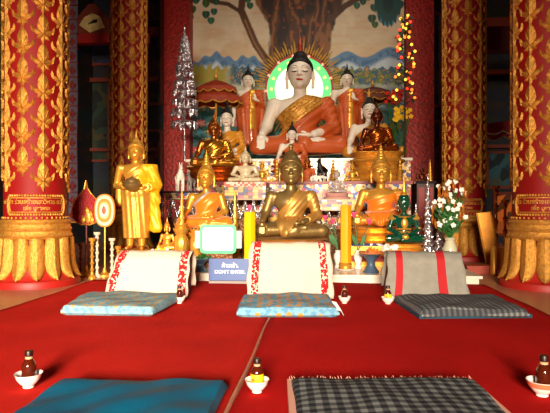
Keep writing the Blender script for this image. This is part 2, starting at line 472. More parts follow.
# ---- standing figure, one unit tall to the top of the hair, facing -y
def standing_fields(h, bowl):
    g = Grid((-.27, -.20, -.02), (.30, .17, 1.18), h)
    hk = 1.18; keep = (g.X, g.Y, g.Z)
    torso = g.U([g.E((0, .0, .54), (.10, .075, .07)), g.C((0, 0, .55), (0, .0, .70), .075, .085, .75), g.E((0, .0, .735), (.115, .062, .06)), g.E((0, .005, .775), (.135, .042, .03))], .03)
    g.X, g.Y, g.Z = keep[0] / hk, keep[1] / hk, (keep[2] - .82) / hk + .82
    head = g.U([g.E((0, -.005, .905), (.052, .06, .068)), g.E((0, -.014, .868), (.038, .044, .036)), g.C((0, -.06, .91), (0, -.072, .888), .004, .008),
                g.C((-.056, .01, .91), (-.056, .005, .85), .007, .007), g.C((.056, .01, .91), (.056, .005, .85), .007, .007),
                g.E((-.022, -.054, .905), (.013, .009, .006)), g.E((.022, -.054, .905), (.013, .009, .006)), g.E((0, -.053, .868), (.015, .008, .006))], .008)
    g.X, g.Y, g.Z = keep
    neck = g.C((0, .0, .78), (0, 0, .87), .036, .033)
    legs = g.U([g.C((-.05, .0, .52), (-.052, 0, .05), .062, .030), g.C((.05, 0, .52), (.052, 0, .05), .062, .030)], .02)
    feet = g.U([g.C((-.055, .0, .02), (-.065, -.075, .014), .022, .015), g.C((.055, 0, .02), (.065, -.075, .014), .022, .015)], .01)
    def fing(a, b, r=.006): return g.C(a, b, r, r * .8)
    if bowl:
        armR = g.U([g.C((-.135, .0, .765), (-.175, .02, .60), .036, .028), g.C((-.175, .02, .60), (-.085, -.095, .575), .028, .018)], .015)
        armL = g.U([g.C((.135, .0, .765), (.175, .02, .60), .036, .028), g.C((.175, .02, .60), (.085, -.095, .575), .028, .018)], .015)
        hands = []
        for q in (-1, 1):
            hands.append(g.E((q * .075, -.11, .572), (.026, .02, .014)))
            for k in range(4): hands.append(fing((q * .06, -.115 - .009 * k + .01, .568), (q * .02, -.125 - .008 * k + .01, .566)))
            hands.append(fing((q * .07, -.12, .58), (q * .045, -.14, .60)))
    else:
        armR = g.U([g.C((-.135, .0, .765), (-.155, .01, .60), .034, .026), g.C((-.155, .01, .60), (-.15, -.02, .45), .026, .017)], .015)
        armL = g.U([g.C((.135, .0, .765), (.155, .02, .61), .034, .028), g.C((.155, .02, .61), (.09, -.08, .66), .028, .017)], .015)
        hands = [g.E((-.15, -.025, .42), (.013, .022, .03)), g.E((.075, -.09, .672), (.02, .014, .024))]
        for k in range(4):
            hands.append(fing((-.15, -.04 + .01 * k, .40), (-.15, -.042 + .01 * k, .35)))
            hands.append(fing((.065 + .007 * k, -.095, .69), (.055 + .007 * k, -.098, .73)))
        hands += [fing((-.145, -.05, .415), (-.14, -.06, .385)), fing((.06, -.095, .67), (.042, -.10, .69))]
    skin = g.U([g.U([torso, neck, legs, armR, armL], .02), head, g.U(hands, .006), feet], .008)
    g.X, g.Y, g.Z = keep[0] / hk, keep[1] / hk, (keep[2] - .82) / hk + .82
    hair = np.maximum(g.E((0, .003, .925), (.060, .067, .062)), -(g.Z - .918 + .62 * g.Y))
    hair = g.U([hair, g.E((0, .01, .985), (.030, .030, .028)), g.C((0, .01, 1.0), (0, .01, 1.09), .014, .002)], .012)
    g.X, g.Y, g.Z = keep
    skirt = g.U([g.E((0, 0, .54), (.115, .085, .07)), g.C((0, .005, .52), (0, .005, .10), .128, .112, .72)], .03)
    s = g.Z - .757 * g.X
    fold = .0025 * np.sin(150 * s)
    vf = .004 * np.sin(130 * g.X + 8 * g.Z)
    if bowl:
        f = g.U([np.maximum(g.U([torso, armL], .02) - .011 - fold, s - .775), skirt - vf], .02)
        cape = g.U([g.C((.14, .03, .72), (.155, .02, .46), .045, .045, .8), g.C((.155, .02, .46), (.175, .03, .20), .045, .05, .6),
                    g.C((.15, .05, .5), (.14, .05, .2), .05, .06, .5)], .03) - .004 * np.sin(110 * g.X + 20 * g.Z)
        cape = np.maximum(cape, .17 + .28 * (g.X - .1) * -1 - g.Z + .0)
        hang = g.U([g.C((-.15, .02, .62), (-.15, .02, .44), .03, .036, .7)], .02)
        f = g.U([f, hang], .02)
        f = np.maximum(f, -(g.Y + .085) + np.where(g.Z > .54, 0, -1))
        cp = g.U([cape, armL - .02, np.maximum(torso - .02, .04 - g.X + .25 * (g.Z - .7))], .02) - .003 * np.sin(120 * g.X + 60 * g.Z)
        cp = np.maximum(np.maximum(cp, s - .78), np.maximum(g.Z - .80, -(g.Y + .07) + np.where(g.Z < .62, 0, -1)))
        g.cape = cp
    else:
        f = g.U([np.maximum(g.U([torso, armL], .02) - .010 - fold, s - .775), skirt - vf,
                 g.U([g.C((.15, .02, .6), (.16, .03, .2), .03, .035, .7)], .02)], .02)
        f = np.maximum(f, -(g.Y + .06) + np.where(g.Z > .64, 0, -1) + np.where(g.X > .03, 0, -1))
    f = np.maximum(f, g.Z - .80); f = np.maximum(f, .105 - g.Z)
    strip = np.maximum(g.U([skirt, torso - .01], .02) - .014, np.abs(g.X - .045) - .028)
    strip = np.maximum(np.maximum(strip, g.Y + .0), np.maximum(g.Z - .80, .3 - g.Z))
    return g, skin, hair, f, strip
for key, bowl, h in (('mon', False, .0068), ('alms', True, .0058)):
    g_, a_, b_, c_, d_ = standing_fields(h, bowl)
    ME[key + '_skin'] = g_.mesh(key + '_body', a_, None); ME[key + '_hair'] = g_.mesh(key + '_hair', b_, None)
    ME[key + '_robe'] = g_.mesh(key + '_robe', c_, None)
    if bowl: ME['alms_cape'] = g_.mesh('alms_cape', g_.cape, None)
    ME[key + '_strip'] = g_.mesh(key + '_strip', d_, None)
BV_ST = BVHTree.FromPolygons([v.co[:] for v in ME['mon_skin'].vertices], [tuple(p.vertices) for p in ME['mon_skin'].polygons])
for _q in (-1, 1):
    ME['st_brow%d' % _q] = face_strokes(BV_ST, [[(_q * (.008 + .03 * i / 4), .94 + .005 * math.sin(PI * i / 4)) for i in range(5)]], .002).mesh('st_brow', None)
    ME['st_eye%d' % _q] = face_strokes(BV_ST, [[(_q * (.01 + .024 * i / 4), .918) for i in range(5)]], .002).mesh('st_eye', None)
ME['st_lips'] = face_strokes(BV_ST, [[(-.014 + .007 * i, .877) for i in range(5)]], .004, .001).mesh('st_lips', None)

# ---- lotus thrones and stepped bases
def lotus_mb(w_, d_, h_, tiers=3, petals=26, sq=3.):
    mb = MB(); prof = []
    z = 0
    hh = h_ / tiers
    for k in range(tiers):
        s = 1 - .06 * k if k < tiers - 1 else 1.0
        prof += [(.5 * s, z), (.515 * s, z + hh * .12), (.5 * s, z + hh * .22), (.44 * s, z + hh * .34), (.42 * s, z + hh * .55), (.47 * s, z + hh * .82), (.5 * s, z + hh * .92), (.49 * s, z + hh)]
        z += hh
    mb.lathe(prof, petals * 4, None, w_, d_, lambda k, a: 1 + (.022 * abs(math.sin(a * petals / 2)) if k % 8 in (1, 2, 5, 6) else 0), sq)
    return mb
def stepped_mb(w_, d_, h_, n=5):
    mb = MB(); z = 0
    ws = [1, .93, .84, .93, 1, .9][:n]
    for k in range(n):
        a = ws[k]; hh = h_ / n
        mb.box((-w_ * a / 2, -d_ * a / 2, z), (w_ * a / 2, d_ * a / 2, z + hh * .96)); z += hh * .98
    return mb
# ---------------------------------------------------------------- setting
XL, XR = -5.6, 6.2
b = MB(); b.box((XL, -5, -.1), (XR, 13.2, 0)); struct('floor', b, TILE)
b = MB(); b.box((XL, -5, 6.6), (XR, 13.2, 6.7)); struct('ceiling', b, DARKRED)
WALLD = mosaic('dark_mural', [(20, 22, 26), (34, 20, 18), (16, 34, 40), (26, 30, 18), (44, 26, 14), (18, 20, 38)], 2.6, .6, 0, 0, (1, 1, 1.6))
b = MB(); b.box((XL - .1, -5, 0), (XL, 13.2, 6.6)); struct('wall_left', b, WALLD)
b = MB(); b.box((XR, -5, 0), (XR + .1, 13.2, 6.6)); struct('wall_right', b, WALLD)
b = MB(); b.box((XL, 13.0, 0), (XR, 13.2, 6.6)); struct('wall_back', b, WALLD)
# front wall with the open doorway the daylight comes through
b = MB(); b.box((XL, -5.1, 0), (-2.3, -5, 6.6)); b.box((2.1, -5.1, 0), (XR, -5, 6.6)); b.box((-2.3, -5.1, 3.1), (2.1, -5, 6.6)); struct('wall_front', b, DARKRED)
# low marble platform of the altar
PZ = .10
def rbox(mb, lo, hi): return mb.box(lo, hi)
b = MB(); b.box((-2.0, 6.0, 0), (1.72, 12.9, PZ - .03)); b.box((-2.03, 5.97, PZ - .03), (1.75, 12.9, PZ))
single('altar_platform', b, MARBLE, 'low white marble platform running under the whole altar', 'platform', smooth=False)
# square red piers beside the mural, orange trim beams in the aisles
PATR = mat('red_gilt', (150, 20, 9), .5, .1, 'voronoi', 14, .4, noise=.35, ns=14)
for nm, (x0, x1) in (('trim_1', (at(160, 0, 12.4).x, at(187, 0, 12.4).x)), ('trim_2', (at(411, 0, 11.6).x, at(440, 0, 11.6).x))):
    y = 12.45
    b = MB(); b.box((x0, y, 0), (x1, 12.95, 6.6)); struct(nm, b, PATR)
b = MB()
for (xa, xb) in ((XL, -3.9), (2.95, XR)):
    for z, hh in ((5.0, .2), (3.9, .1), (2.2, .08)):
        b.box((xa, 12.8, z), (xb, 12.99, z + hh))
struct('trim_3', b, mat('aisle_trim', (120, 40, 12), .5))
b = MB(); b.box((-5.58, 11.5, 4.45), (-3.75, 11.7, 4.65)); struct('trim_4', b, DARKRED)
b = MB(); b.box((2.6, 9.6, 3.55), (6.1, 9.85, 3.95)); struct('trim_5', b, mat('beam_red', (84, 14, 10), .5))
# painted panel with an eye-like flame, up in the left aisle
c = at(88, 25, 11.7)
c.z = 4.655 + .26; c.y = 11.58
t = thing('painted_gable', 'brown painted panel with a pale lozenge above the left aisle beam', 'panel', c)
b = MB(); b.prism([(-.48, -.26), (.5, -.26), (.44, .0), (.04, .42), (-.1, .42), (-.46, .02)], 0, .06); part('board', b, mat('board_brown', (110, 36, 14), .5, noise=.2), t, False)
b = MB(); b.prism([(-.3, -.05), (-.06, -.22), (.27, -.12), (.17, .13), (.0, .2), (-.18, .12)], -.03, 0); lz = part('lozenge', b, mat('cream_paint', (206, 176, 110), .6, noise=.25), t, False)
b = MB(); b.prism([(-.1, -.05), (.0, -.02), (.11, -.01), (.12, .06), (.03, .05), (-.04, .0)], -.05, -.03); part('dark_mark', b, BLACK, lz, False)

# ---- carpets
def carpet(name, x0, x1, m, label):
    mb = MB(); nx, ny = 30, 60; y0, y1 = -3.0, 5.965
    rnd = random.Random(int(x0 * 100))
    for i in range(nx + 1):
        for j in range(ny + 1):
            x = x0 + (x1 - x0) * i / nx; y = y0 + (y1 - y0) * j / ny
            e = .012 * math.sin(j * .55 + x0) if i in (0, nx) else 0
            mb.v.append((x + e * .6, y, .008 + .003 * math.sin(x * 5 + y * 2.3) + .002 * math.sin(y * 7)))
    for i in range(nx):
        for j in range(ny):
            a = i * (ny + 1) + j; mb.f.append((a, a + ny + 1, a + ny + 2, a + 1))
    # turned-down thickness
    n0 = len(mb.v)
    me = mb.mesh(name, m)
    o = link(name, me); mod = o.modifiers.new('thick', 'SOLIDIFY'); mod.thickness = .008; mod.offset = 1
    return tag(o, label, 'carpet')
carpet('carpet', -2.56, -.384, CARPET, 'red carpet running under the teal cloth mattress and the left of the aisle')
carpet('carpet', -.366, 1.76, CARPET2, 'red carpet running under the grey checked mattresses right of the seam')
b = MB(); b.tube([(-.375 + .004 * math.sin(j), -3 + 8.9 * j / 40, .012) for j in range(41)], .010, 6)
single('carpet_binding_tape', b, mat('tape', (190, 120, 92), .8, noise=.2), 'narrow pale tape along the seam between the two red carpets', 'tape')

# ---- columns
R0 = .355
def col_pt(a, z, r): return (r * math.sin(a), -r * math.cos(a), z)
def motif(mb, a0, z0, hh):
    """flame-shaped gilt ornament wrapped on the shaft"""
    ww = hh * .46
    def lf(u0, v0, u1, v1, w_, t=.024):
        p = [col_pt(a0 + u * ww / R0, z0 + v * hh, R0) for u, v in ((u0, v0), (u1, v1))]
        mb.leaf(p[0], p[1], w_ * hh * .86, t, (math.sin(a0 + u0 * ww / R0), -math.cos(a0 + u0 * ww / R0), 0), 5)
    lf(0, .22, 0, 1.0, .50, .026)
    for q in (-1, 1):
        lf(q * .05, .30, q * .42, .66, .26, .022)
        lf(q * .10, .22, q * .86, .38, .26, .022)
        lf(q * .80, .26, q * .98, .56, .16, .02)
        lf(q * .04, .20, q * .52, .04, .22, .02)
    lf(0, .28, 0, -.16, .22, .024)
orn = MB(); NA = 10; PITCH = .31
for k in range(NA):
    for r in range(18):
        z = 1.05 + PITCH * (r + (.5 if k % 2 else 0))
        if z > 6.4: continue
        motif(orn, 2 * PI * k / NA + .2, z, .285)
ME['orn'] = orn.mesh('gilt_ornament', GOLDP)
b = MB(); b.lathe([(R0, .5), (R0, 6.6)], 64); ME['shaft'] = b.mesh('shaft', RED)
b = MB(); b.lathe([(R0 + .0, .715), (.385, .71), (.40, .685), (.385, .66), (.39, .635), (.41, .61), (.395, .585), (.40, .56), (.42, .535), (.40, .505), (.36, .495)], 64)
for k in range(40):
    a = 2 * PI * k / 40; b.ball(col_pt(a, .73, R0 + .008), .014, 6, 5)
ME['ring'] = b.mesh('ring', GOLDP)
b = MB(); b.lathe([(.34, .55), (.36, .45), (.37, .30), (.41, .16), (.45, .09), (.47, .075), (.495, .07), (.505, .05), (.505, 0)], 64); ME['skirt'] = b.mesh('skirt', mat('base_red', (164, 26, 18), .5, coat=.0))
def petal_mesh():
    mb = MB(); nu, nv = 10, 22
    th = []
    for j in range(nv + 1):
        v = j / nv
        r = .378 + .03 * v + .09 * max(0, v - .55) ** 1.6 * 2.2; z = .515 - .435 * v + .0
        wv = (.074 + .020 * math.sin(PI * min(1, v * 1.1))) * (1 if v < .78 else max(.02, math.sqrt(max(0, 1 - ((v - .78) / .22) ** 2))))
        for i in range(nu + 1):
            u = -1 + 2 * i / nu
            bulge = .042 * (1 - u * u) ** .6 + .012 * (1 - abs(u)) ** 3 + .006 * math.sin(v * 70 - 6 * abs(u)) * (1 - abs(u) ** 4)
            rr = r + bulge; a = u * wv / r
            mb.v.append(col_pt(a, z, rr))
    for j in range(nv):
        for i in range(nu):
            a = j * (nu + 1) + i; mb.f.append((a, a + 1, a + nu + 2, a + nu + 1))
    # back face closing
    n0 = len(mb.v)
    for j in range(nv + 1):
        for i in range(nu + 1):
            x, y, z = mb.v[j * (nu + 1) + i]; rr = math.hypot(x, y); k = (rr - .03) / rr if 0 < i < nu else (rr - .012) / rr
            mb.v.append((x * k, y * k, z))
    for j in range(nv):
        for i in range(nu):
            a = n0 + j * (nu + 1) + i; mb.f.append((a, a + nu + 1, a + nu + 2, a + 1))
    def br(a, c): mb.f.append((a, c, c + n0, a + n0))
    for j in range(nv): br(j * (nu + 1), (j + 1) * (nu + 1)); br((j + 1) * (nu + 1) + nu, j * (nu + 1) + nu)
    for i in range(nu): br(i + 1, i); br(nv * (nu + 1) + i, nv * (nu + 1) + i + 1)
    return mb.mesh('lotus_petal', GOLDP)
ME['petal'] = petal_mesh()
def pill(hw, z0, z1, n=60):
    h2 = (z1 - z0) / 2; zc = (z0 + z1) / 2; L = []
    for i in range(n):
        t = i / n * 2 * PI
        c, s_ = math.cos(t), math.sin(t)
        L.append(((hw - h2 / R0 * .8) * (1 if c > 0 else -1) * min(1, abs(c) * 3) + c * h2 / R0 * .8, zc + h2 * max(-1, min(1, s_ * 1.25))))
    return L
b = MB()
for rr, hw, z0, z1, n in ((.015, .98, .765, .965, 72), (.007, .90, .79, .94, 0)):
    L = pill(hw, z0, z1)
    pts = [col_pt(a, z, R0 + .004) for a, z in L] + [col_pt(*L[0], R0 + .004)]
    if n:
        for i in range(len(L)):
            p = Vector(pts[i]); q = Vector(pts[i + 1]); d = (q - p).length; m_ = max(1, round(d / .032))
            for k in range(m_): b.ball(tuple(p.lerp(q, k / m_)), rr, 6, 5)
    else: b.tube(pts, rr, 5)
ME['cart'] = b.mesh('cartouche', GOLDP)
FONT = bpy.data.fonts[0] if len(bpy.data.fonts) else None
def text_mesh(s, size, m, ext=.002, align='CENTER', bold=0.):
    cu = bpy.data.curves.new('txt', 'FONT'); cu.body = s; cu.size = size; cu.extrude = ext; cu.align_x = align; cu.offset = bold
    o = bpy.data.objects.new('txt', cu); COL.objects.link(o)
    bpy.context.view_layer.update()
    me = bpy.data.meshes.new_from_object(o.evaluated_get(bpy.context.evaluated_depsgraph_get()))
    bpy.data.objects.remove(o); me.materials.clear(); me.materials.append(m)
    return me
def bent_text(lines):
    vs = MB()
    for s, z, size in lines:
        me = text_mesh(s, size, GOLDP, .003, bold=.0012)
        V = [v.co.copy() for v in me.vertices]
        vs.add([col_pt(v.x / R0, z + v.y, R0 + .004 + v.z) for v in V], [tuple(p.vertices) for p in me.polygons])
    return vs.mesh('inscription', GOLDP, False, fix=False)
ME['insc'] = bent_text([('ศรัทธา ร่วมสร้างเสาวิหาร ถวายวัด', .878, .066), ('เพื่อ บูชาพระ', .812, .058)])
def column(loc, rz, label):
    t = thing('temple_column', label, 'column', loc, rz, scale=(.915, .915, 1))
    link('shaft', ME['shaft'], t); link('gilt_ornament', ME['orn'], t); link('ring_moulding', ME['ring'], t)
    link('base', ME['skirt'], t)
    c_ = link('cartouche', ME['cart'], t); link('inscription', ME['insc'], c_)
    for k in range(14): link('lotus_petal', ME['petal'], t, rz=2 * PI * k / 14)
    return t
def cxy(px, d):
    p = at(px, 200, d); return (p.x, p.y, 0)
def face_cam(p): return math.atan2(-p[0], p[1]) 
cols = [(cxy(36, 5.95), 'red and gilt column at the left edge of the carpet, beside the fans'),
        (cxy(128.5, 10.2), 'red and gilt column behind the standing golden monk statue'),
        (cxy(464, 8.75), 'red and gilt column behind the vase of white flowers'),
        (cxy(545, 5.75), 'red and gilt column at the far right, cut off by the frame')]
ORNA = .2
for i, (p, lab) in enumerate(cols):
    rz = math.atan2(p[0], -p[1])  # unused guide
    rz = -math.atan2(p[0], p[1]) + (.02 if i == 0 else .0)
    column(p, rz, lab)
def on_y(px, py, Y):
    X = (px - 275) / FPX; dx = X * math.cos(YAW) - math.sin(YAW); dy = X * math.sin(YAW) + math.cos(YAW)
    d = Y / dy
    return Vector((dx * d, Y, CH - (py - 206.5) / FPX * d))
def m_per_px(Y): return Y / math.cos(YAW) / FPX

# ---- painted mural on the back wall
MY = 12.78
def fbm(x, y, s, oct_=4, seed=0):
    rs = np.random.RandomState(seed); o = np.zeros_like(x); a = .5
    for k in range(oct_):
        T = rs.rand(64, 64); u = (x * s) % 64; v = (y * s) % 64
        i = np.floor(u).astype(int); j = np.floor(v).astype(int); fu = u - i; fv = v - j
        fu = fu * fu * (3 - 2 * fu); fv = fv * fv * (3 - 2 * fv)
        i1 = (i + 1) % 64; j1 = (j + 1) % 64; i %= 64; j %= 64
        o += a * (T[i, j] * (1 - fu) * (1 - fv) + T[i1, j] * fu * (1 - fv) + T[i, j1] * (1 - fu) * fv + T[i1, j1] * fu * fv)
        a *= .5; s *= 2.03
    return o / .94
x0 = on_y(185, 0, MY).x; x1 = on_y(413, 0, MY).x
NX, NZ = 420, 460; z0, z1 = 1.7, 6.4
gx, gz = np.meshgrid(np.linspace(x0, x1, NX), np.linspace(z0, z1, NZ), indexing='ij')
d_ = -gx * math.sin(YAW) + MY * math.cos(YAW); Xc = gx * math.cos(YAW) + MY * math.sin(YAW)
PX = 275 + Xc / d_ * FPX; PY = 206.5 - (gz - CH) / d_ * FPX
def C3(c): return np.array(lin(c))[None, None, :]
def mixc(img, c, m): return img + (C3(c) - img) * np.clip(m, 0, 1)[..., None]
def sm(a, b, v): t = np.clip((v - a) / (b - a), 0, 1); return t * t * (3 - 2 * t)
n1 = fbm(PX, PY, .06, seed=1); n2 = fbm(PX, PY, .25, seed=2); n3 = fbm(PX, PY, .6, seed=3); n4 = fbm(PX * .25, PY, .25, seed=4)
img = np.ones(PX.shape + (3,)) * C3((218, 198, 166))
img = mixc(img, (212, 170, 128), sm(.45, .75, n4) * .6); img = mixc(img, (236, 222, 196), sm(.5, .8, n1) * .6)
img = mixc(img, (216, 158, 96), sm(40, 55, PY) * sm(70, 55, PY) * .25)
left = PX < 285
# mountains
ml = 62 - 9 * np.exp(-((PX - 216) / 14) ** 2) - 6 * np.exp(-((PX - 248) / 12) ** 2) - 2 * np.sin(PX * .5)
mr = 60 - 9 * np.exp(-((PX - 347) / 12) ** 2) - 13 * np.exp(-((PX - 390) / 18) ** 2)
mt = np.where(left, ml, mr)
img = mixc(img, (96, 136, 174), sm(mt - .5, mt + .8, PY)); img = mixc(img, (56, 96, 146), sm(mt + 1, mt + 6, PY + 6 * (n3 - .5)) * sm(.45, .6, n2) * .8)
img = mixc(img, (196, 210, 222), sm(mt + 8, mt + 13, PY))
ft = 68 + 4 * (n2 - .5) * 2 + 3 * np.sin(PX * .8) * n3
img = mixc(img, (50, 96, 120), sm(ft - 1, ft + 1, PY) * np.where(left, sm(225, 232, PX), 1))
img = mixc(img, (156, 150, 50), sm(ft - 3, ft, PY) * np.where(left, sm(236, 222, PX), .0))
img = mixc(img, (104, 120, 50), sm(ft - 1, ft + 2, PY) * np.where(left, 0, sm(.35, .65, n2)))
img = mixc(img, (196, 140, 50), sm(.55, .7, n3) * sm(ft, ft + 3, PY) * sm(86, 80, PY))
# water and meadows
img = mixc(img, (206, 200, 170), sm(82, 88, PY + 4 * (n2 - .5))); img = mixc(img, (120, 170, 196), sm(86, 90, PY) * sm(.4, .6, n4) * .8)
img = mixc(img, (84, 112, 130), np.where(left, 0, sm(84, 90, PY)) * .8)
img = mixc(img, (40, 108, 110), sm(104, 114, PY + 8 * (n2 - .5))); img = mixc(img, (28, 78, 54), sm(.48, .6, n3) * sm(102, 108, PY) * .9)
img = mixc(img, (60, 140, 170), sm(.6, .7, n2) * sm(106, 112, PY) * .8); img = mixc(img, (196, 170, 50), sm(.72, .8, n3) * sm(110, 116, PY))
for (lx, ly, r, c) in ((200, 123, 4.5, (226, 120, 120)), (238, 123, 5, (230, 110, 120)), (362, 112, 6, (214, 90, 40)), (352, 119, 5, (196, 80, 36)), (368, 124, 5, (220, 110, 60)), (208, 141, 4, (230, 180, 60)), (196, 150, 4, (200, 40, 50)), (396, 126, 5, (190, 100, 40))):
    rr = np.hypot(PX - lx, (PY - ly) * 1.4); th_ = np.arctan2(PY - ly, PX - lx)
    img = mixc(img, c, sm(r + 1, r - .6, rr + 1.2 * np.cos(7 * th_))); img = mixc(img, (250, 200, 180), sm(r * .45, r * .2, rr) * .7)
# tree trunk with spreading roots of branches
ctr = 299 + 2 * np.sin(PY * .06)
hw = 30 + 15 * np.exp(-((PY + 6) / 24) ** 2) + .0 * PY
tr = sm(hw + 1.5, hw - 1.5, np.abs(PX - ctr) + 3 * (n2 - .5))
tr = np.where(PY > 100, tr * 0, tr)
bark = np.sin((PX - 299) * .38 + 14 * fbm(PX, PY * .35, .07, seed=7) + PY * .02 * np.sign(PX - 299))
img = mixc(img, (84, 44, 20), tr); img = mixc(img, (40, 20, 12), tr * sm(.1, .8, bark)); img = mixc(img, (140, 88, 44), tr * sm(-.6, -.95, bark) * .9)
img = mixc(img, (170, 80, 20), tr * sm(.62, .75, n2) * .7)
def stroke(pts, wd, c):
    global img
    D = np.full(PX.shape, 1e9); W = np.zeros(PX.shape)
    for (a, b_) in zip(pts[:-1], pts[1:]):
        ax, ay = a; dx, dy = b_[0] - ax, b_[1] - ay; t = np.clip(((PX - ax) * dx + (PY - ay) * dy) / (dx * dx + dy * dy), 0, 1)
        D = np.minimum(D, np.hypot(PX - ax - t * dx, PY - ay - t * dy))
    img = mixc(img, c, sm(wd + .7, wd - .7, D + .8 * (n3 - .5)))
stroke([(268, 62), (256, 45), (246, 22), (241, 10), (244, -10)], 3.6, (92, 52, 26)); stroke([(266, 62), (254, 42), (245, 20)], 1., (150, 100, 60))
stroke([(241, 12), (228, 4), (214, 2), (200, -3)], 2., (84, 50, 26)); stroke([(246, -4), (236, -12), (222, -16)], 2.5, (84, 50, 26))
stroke([(330, 20), (345, 6), (362, -4), (390, -12)], 3, (84, 50, 26)); stroke([(340, 10), (336, -8)], 3, (70, 40, 20))
def leafs(cx, cy, r, c):
    global img
    u = (PX - cx) / r; v = (PY - cy) / r
    heart = (u * u + v * v * .8 - .55) - .55 * np.abs(u) * (-v + .2)
    img = mixc(img, c, sm(.14, -.14, heart)); img = mixc(img, (120, 150, 60), sm(.12, .03, np.abs(u)) * sm(.1, -.1, heart) * .6)
rs = random.Random(5)
for (cx, cy, r) in ((192, 10, 5), (206, 4, 4.5), (190, 18, 4.5), (206, 15, 4.6), (211, 21, 4.2), (214, 12, 4), (188, 25, 3.6), (196, 0, 5), (186, 2, 5), (216, 2, 4), (200, -8, 6), (222, -10, 6), (250, 6, 4), (248, 0, 4),
                    (374, 8, 4.5), (383, 3, 4), (372, 19, 5), (375, 25, 4), (357, 6, 4), (363, 2, 4), (404, 24, 4), (402, 33, 4.5), (408, 12, 5), (400, 5, 5), (368, -4, 6), (350, -5, 5), (390, 0, 6), (412, 0, 6), (330, -4, 5)):
    leafs(cx, cy, r, rs.choice([(20, 84, 70), (28, 96, 74), (44, 92, 40), (18, 70, 60)]))
# fringed blue-green cloud of foliage at upper right
rr = np.hypot((PX - 388) / 13, (PY - 4) / 22); th_ = PX * 1.3
img = mixc(img, (20, 76, 74), sm(1.05, .95, rr + .06 * np.cos(PX * 1.5))); img = mixc(img, (70, 140, 170), sm(.75, .95, rr) * sm(1.05, .98, rr) * sm(10, 20, PY) * sm(.0, .5, np.cos(PX * 1.6)))
img = mixc(img, (16, 44, 40), sm(.5, .3, rr) * .7)
verts = np.stack([gx, np.full(gx.shape, MY), gz], -1).reshape(-1, 3)
me = bpy.data.meshes.new('mural')
ii = np.arange(NX * NZ).reshape(NX, NZ)
q = np.stack([ii[:-1, :-1], ii[1:, :-1], ii[1:, 1:], ii[:-1, 1:]], -1).reshape(-1, 4)
nv = len(verts)
corner = [ii[0, 0], ii[-1, 0], ii[-1, -1], ii[0, -1]]
me.vertices.add(nv); me.vertices.foreach_set('co', verts.astype(np.float32).ravel())
me.loops.add(q.size); me.loops.foreach_set('vertex_index', q.astype(np.int32).ravel())
me.polygons.add(len(q)); me.polygons.foreach_set('loop_start', np.arange(0, q.size, 4, dtype=np.int32)); me.update(calc_edges=True); me.validate()
ca = me.color_attributes.new('paint', 'FLOAT_COLOR', 'POINT')
ca.data.foreach_set('color', np.concatenate([np.clip(img, 0, 1), np.ones(img.shape[:2] + (1,))], -1).astype(np.float32).reshape(-1))
me.materials.append(vcol_mat('mural_paint', .55))
mo = link('mural', me); sol = mo.modifiers.new('t', 'SOLIDIFY'); sol.thickness = .03; sol.offset = -1
tag(mo, 'painted mural of a great tree, blue mountains and lotus lake behind the altar', 'mural')

# ---- stepped altar
PINKT = mosaic('zigzag_trim', [(206, 70, 56), (220, 190, 170), (200, 84, 66), (214, 170, 150)], 34, .5, .1, .0, (1, 1, 1), 'chebyshev')
DIAM = mosaic('diamond_glass', [(40, 44, 90), (210, 200, 190), (196, 140, 50), (70, 50, 60), (150, 110, 60), (180, 60, 70)], 14, .35, .2, .1, (1, 1, 1.7), 'chebyshev')
def tier(name, pa, pb, Yf, Yb, ztop, zlo, fm, label, tm=MARBLE):
    xa, xb = on_y(pa, 0, Yf).x, on_y(pb, 0, Yf).x
    t = thing(name, label, 'altar tier', ((xa + xb) / 2, Yf, zlo)); hw = (xb - xa) / 2
    mb = MB(); mb.box((-hw, .03, 0), (hw, Yb - Yf, ztop - zlo - .05)); part('body', mb, fm, t, False)
    mb = MB(); mb.box((-hw - .03, 0, ztop - zlo - .05), (hw + .03, Yb - Yf, ztop - zlo)); part('top_slab', mb, tm, t, False)
    mb = MB(); mb.box((-hw, .01, (ztop - zlo) * .45), (hw, .03, (ztop - zlo) * .45 + .05)); part('gilt_band', mb, GOLD, t, False)
    return t
Z1 = on_y(299, 158.5, 10.25).z; Z2 = on_y(299, 182, 9.0).z
ZT = [PZ, Z2, Z1]
tier('altar_tier', 187, 411, 10.25, 12.7, Z1, PZ, MIRROR, 'topmost mirror-mosaic altar tier under the large white-faced seated Buddha')
tier('altar_tier', 187, 411, 8.75, 10.24, Z2, PZ, MIRROR, 'middle mirror-mosaic altar tier carrying the bronze statues', DARKRED)

# ---- glowing halo with rays
hp = on_y(299, 89, 12.4); mp = m_per_px(12.4)
t = thing('halo', 'round glowing green and white halo with gilt rays behind the large Buddha', 'halo', hp)
def disc(r0, r1, y0, y1, n=72):
    mb = MB(); vs = []
    for (r, y) in ((r0, y0), (r1, y0), (r1, y1), (r0, y1)):
        for i in range(n): a = 2 * PI * i / n; vs.append((r * math.cos(a), y, r * math.sin(a)))
    fs = []
    for k in range(4):
        for i in range(n):
            j = (i + 1) % n; k2 = (k + 1) % 4; fs.append((k * n + i, k * n + j, k2 * n + j, k2 * n + i))
    return mb.add(vs, fs)
part('white_glow_disc', disc(.001, 24 * mp, -.02, .03), mat('halo_white', (255, 250, 205), .5, emit=1.5), t, False)
part('green_ring', disc(24 * mp, 32 * mp, -.03, .03), mat('halo_green', (96, 222, 130), .5, emit=.7, noise=.0), t, False)
part('red_rim', disc(32 * mp, 34 * mp, -.05, .04), mat('halo_red', (190, 50, 40), .4), t, False)
mb = MB()
for k in range(16):
    a = 2 * PI * k / 16; mb.ball((27.5 * mp * math.cos(a), -.05, 27.5 * mp * math.sin(a)), (.035, .02, .035), 8, 6)
part('yellow_bulbs', mb, mat('led_yellow', (255, 240, 120), .4, emit=1.6), t)['kind'] = 'stuff'
mb = MB()
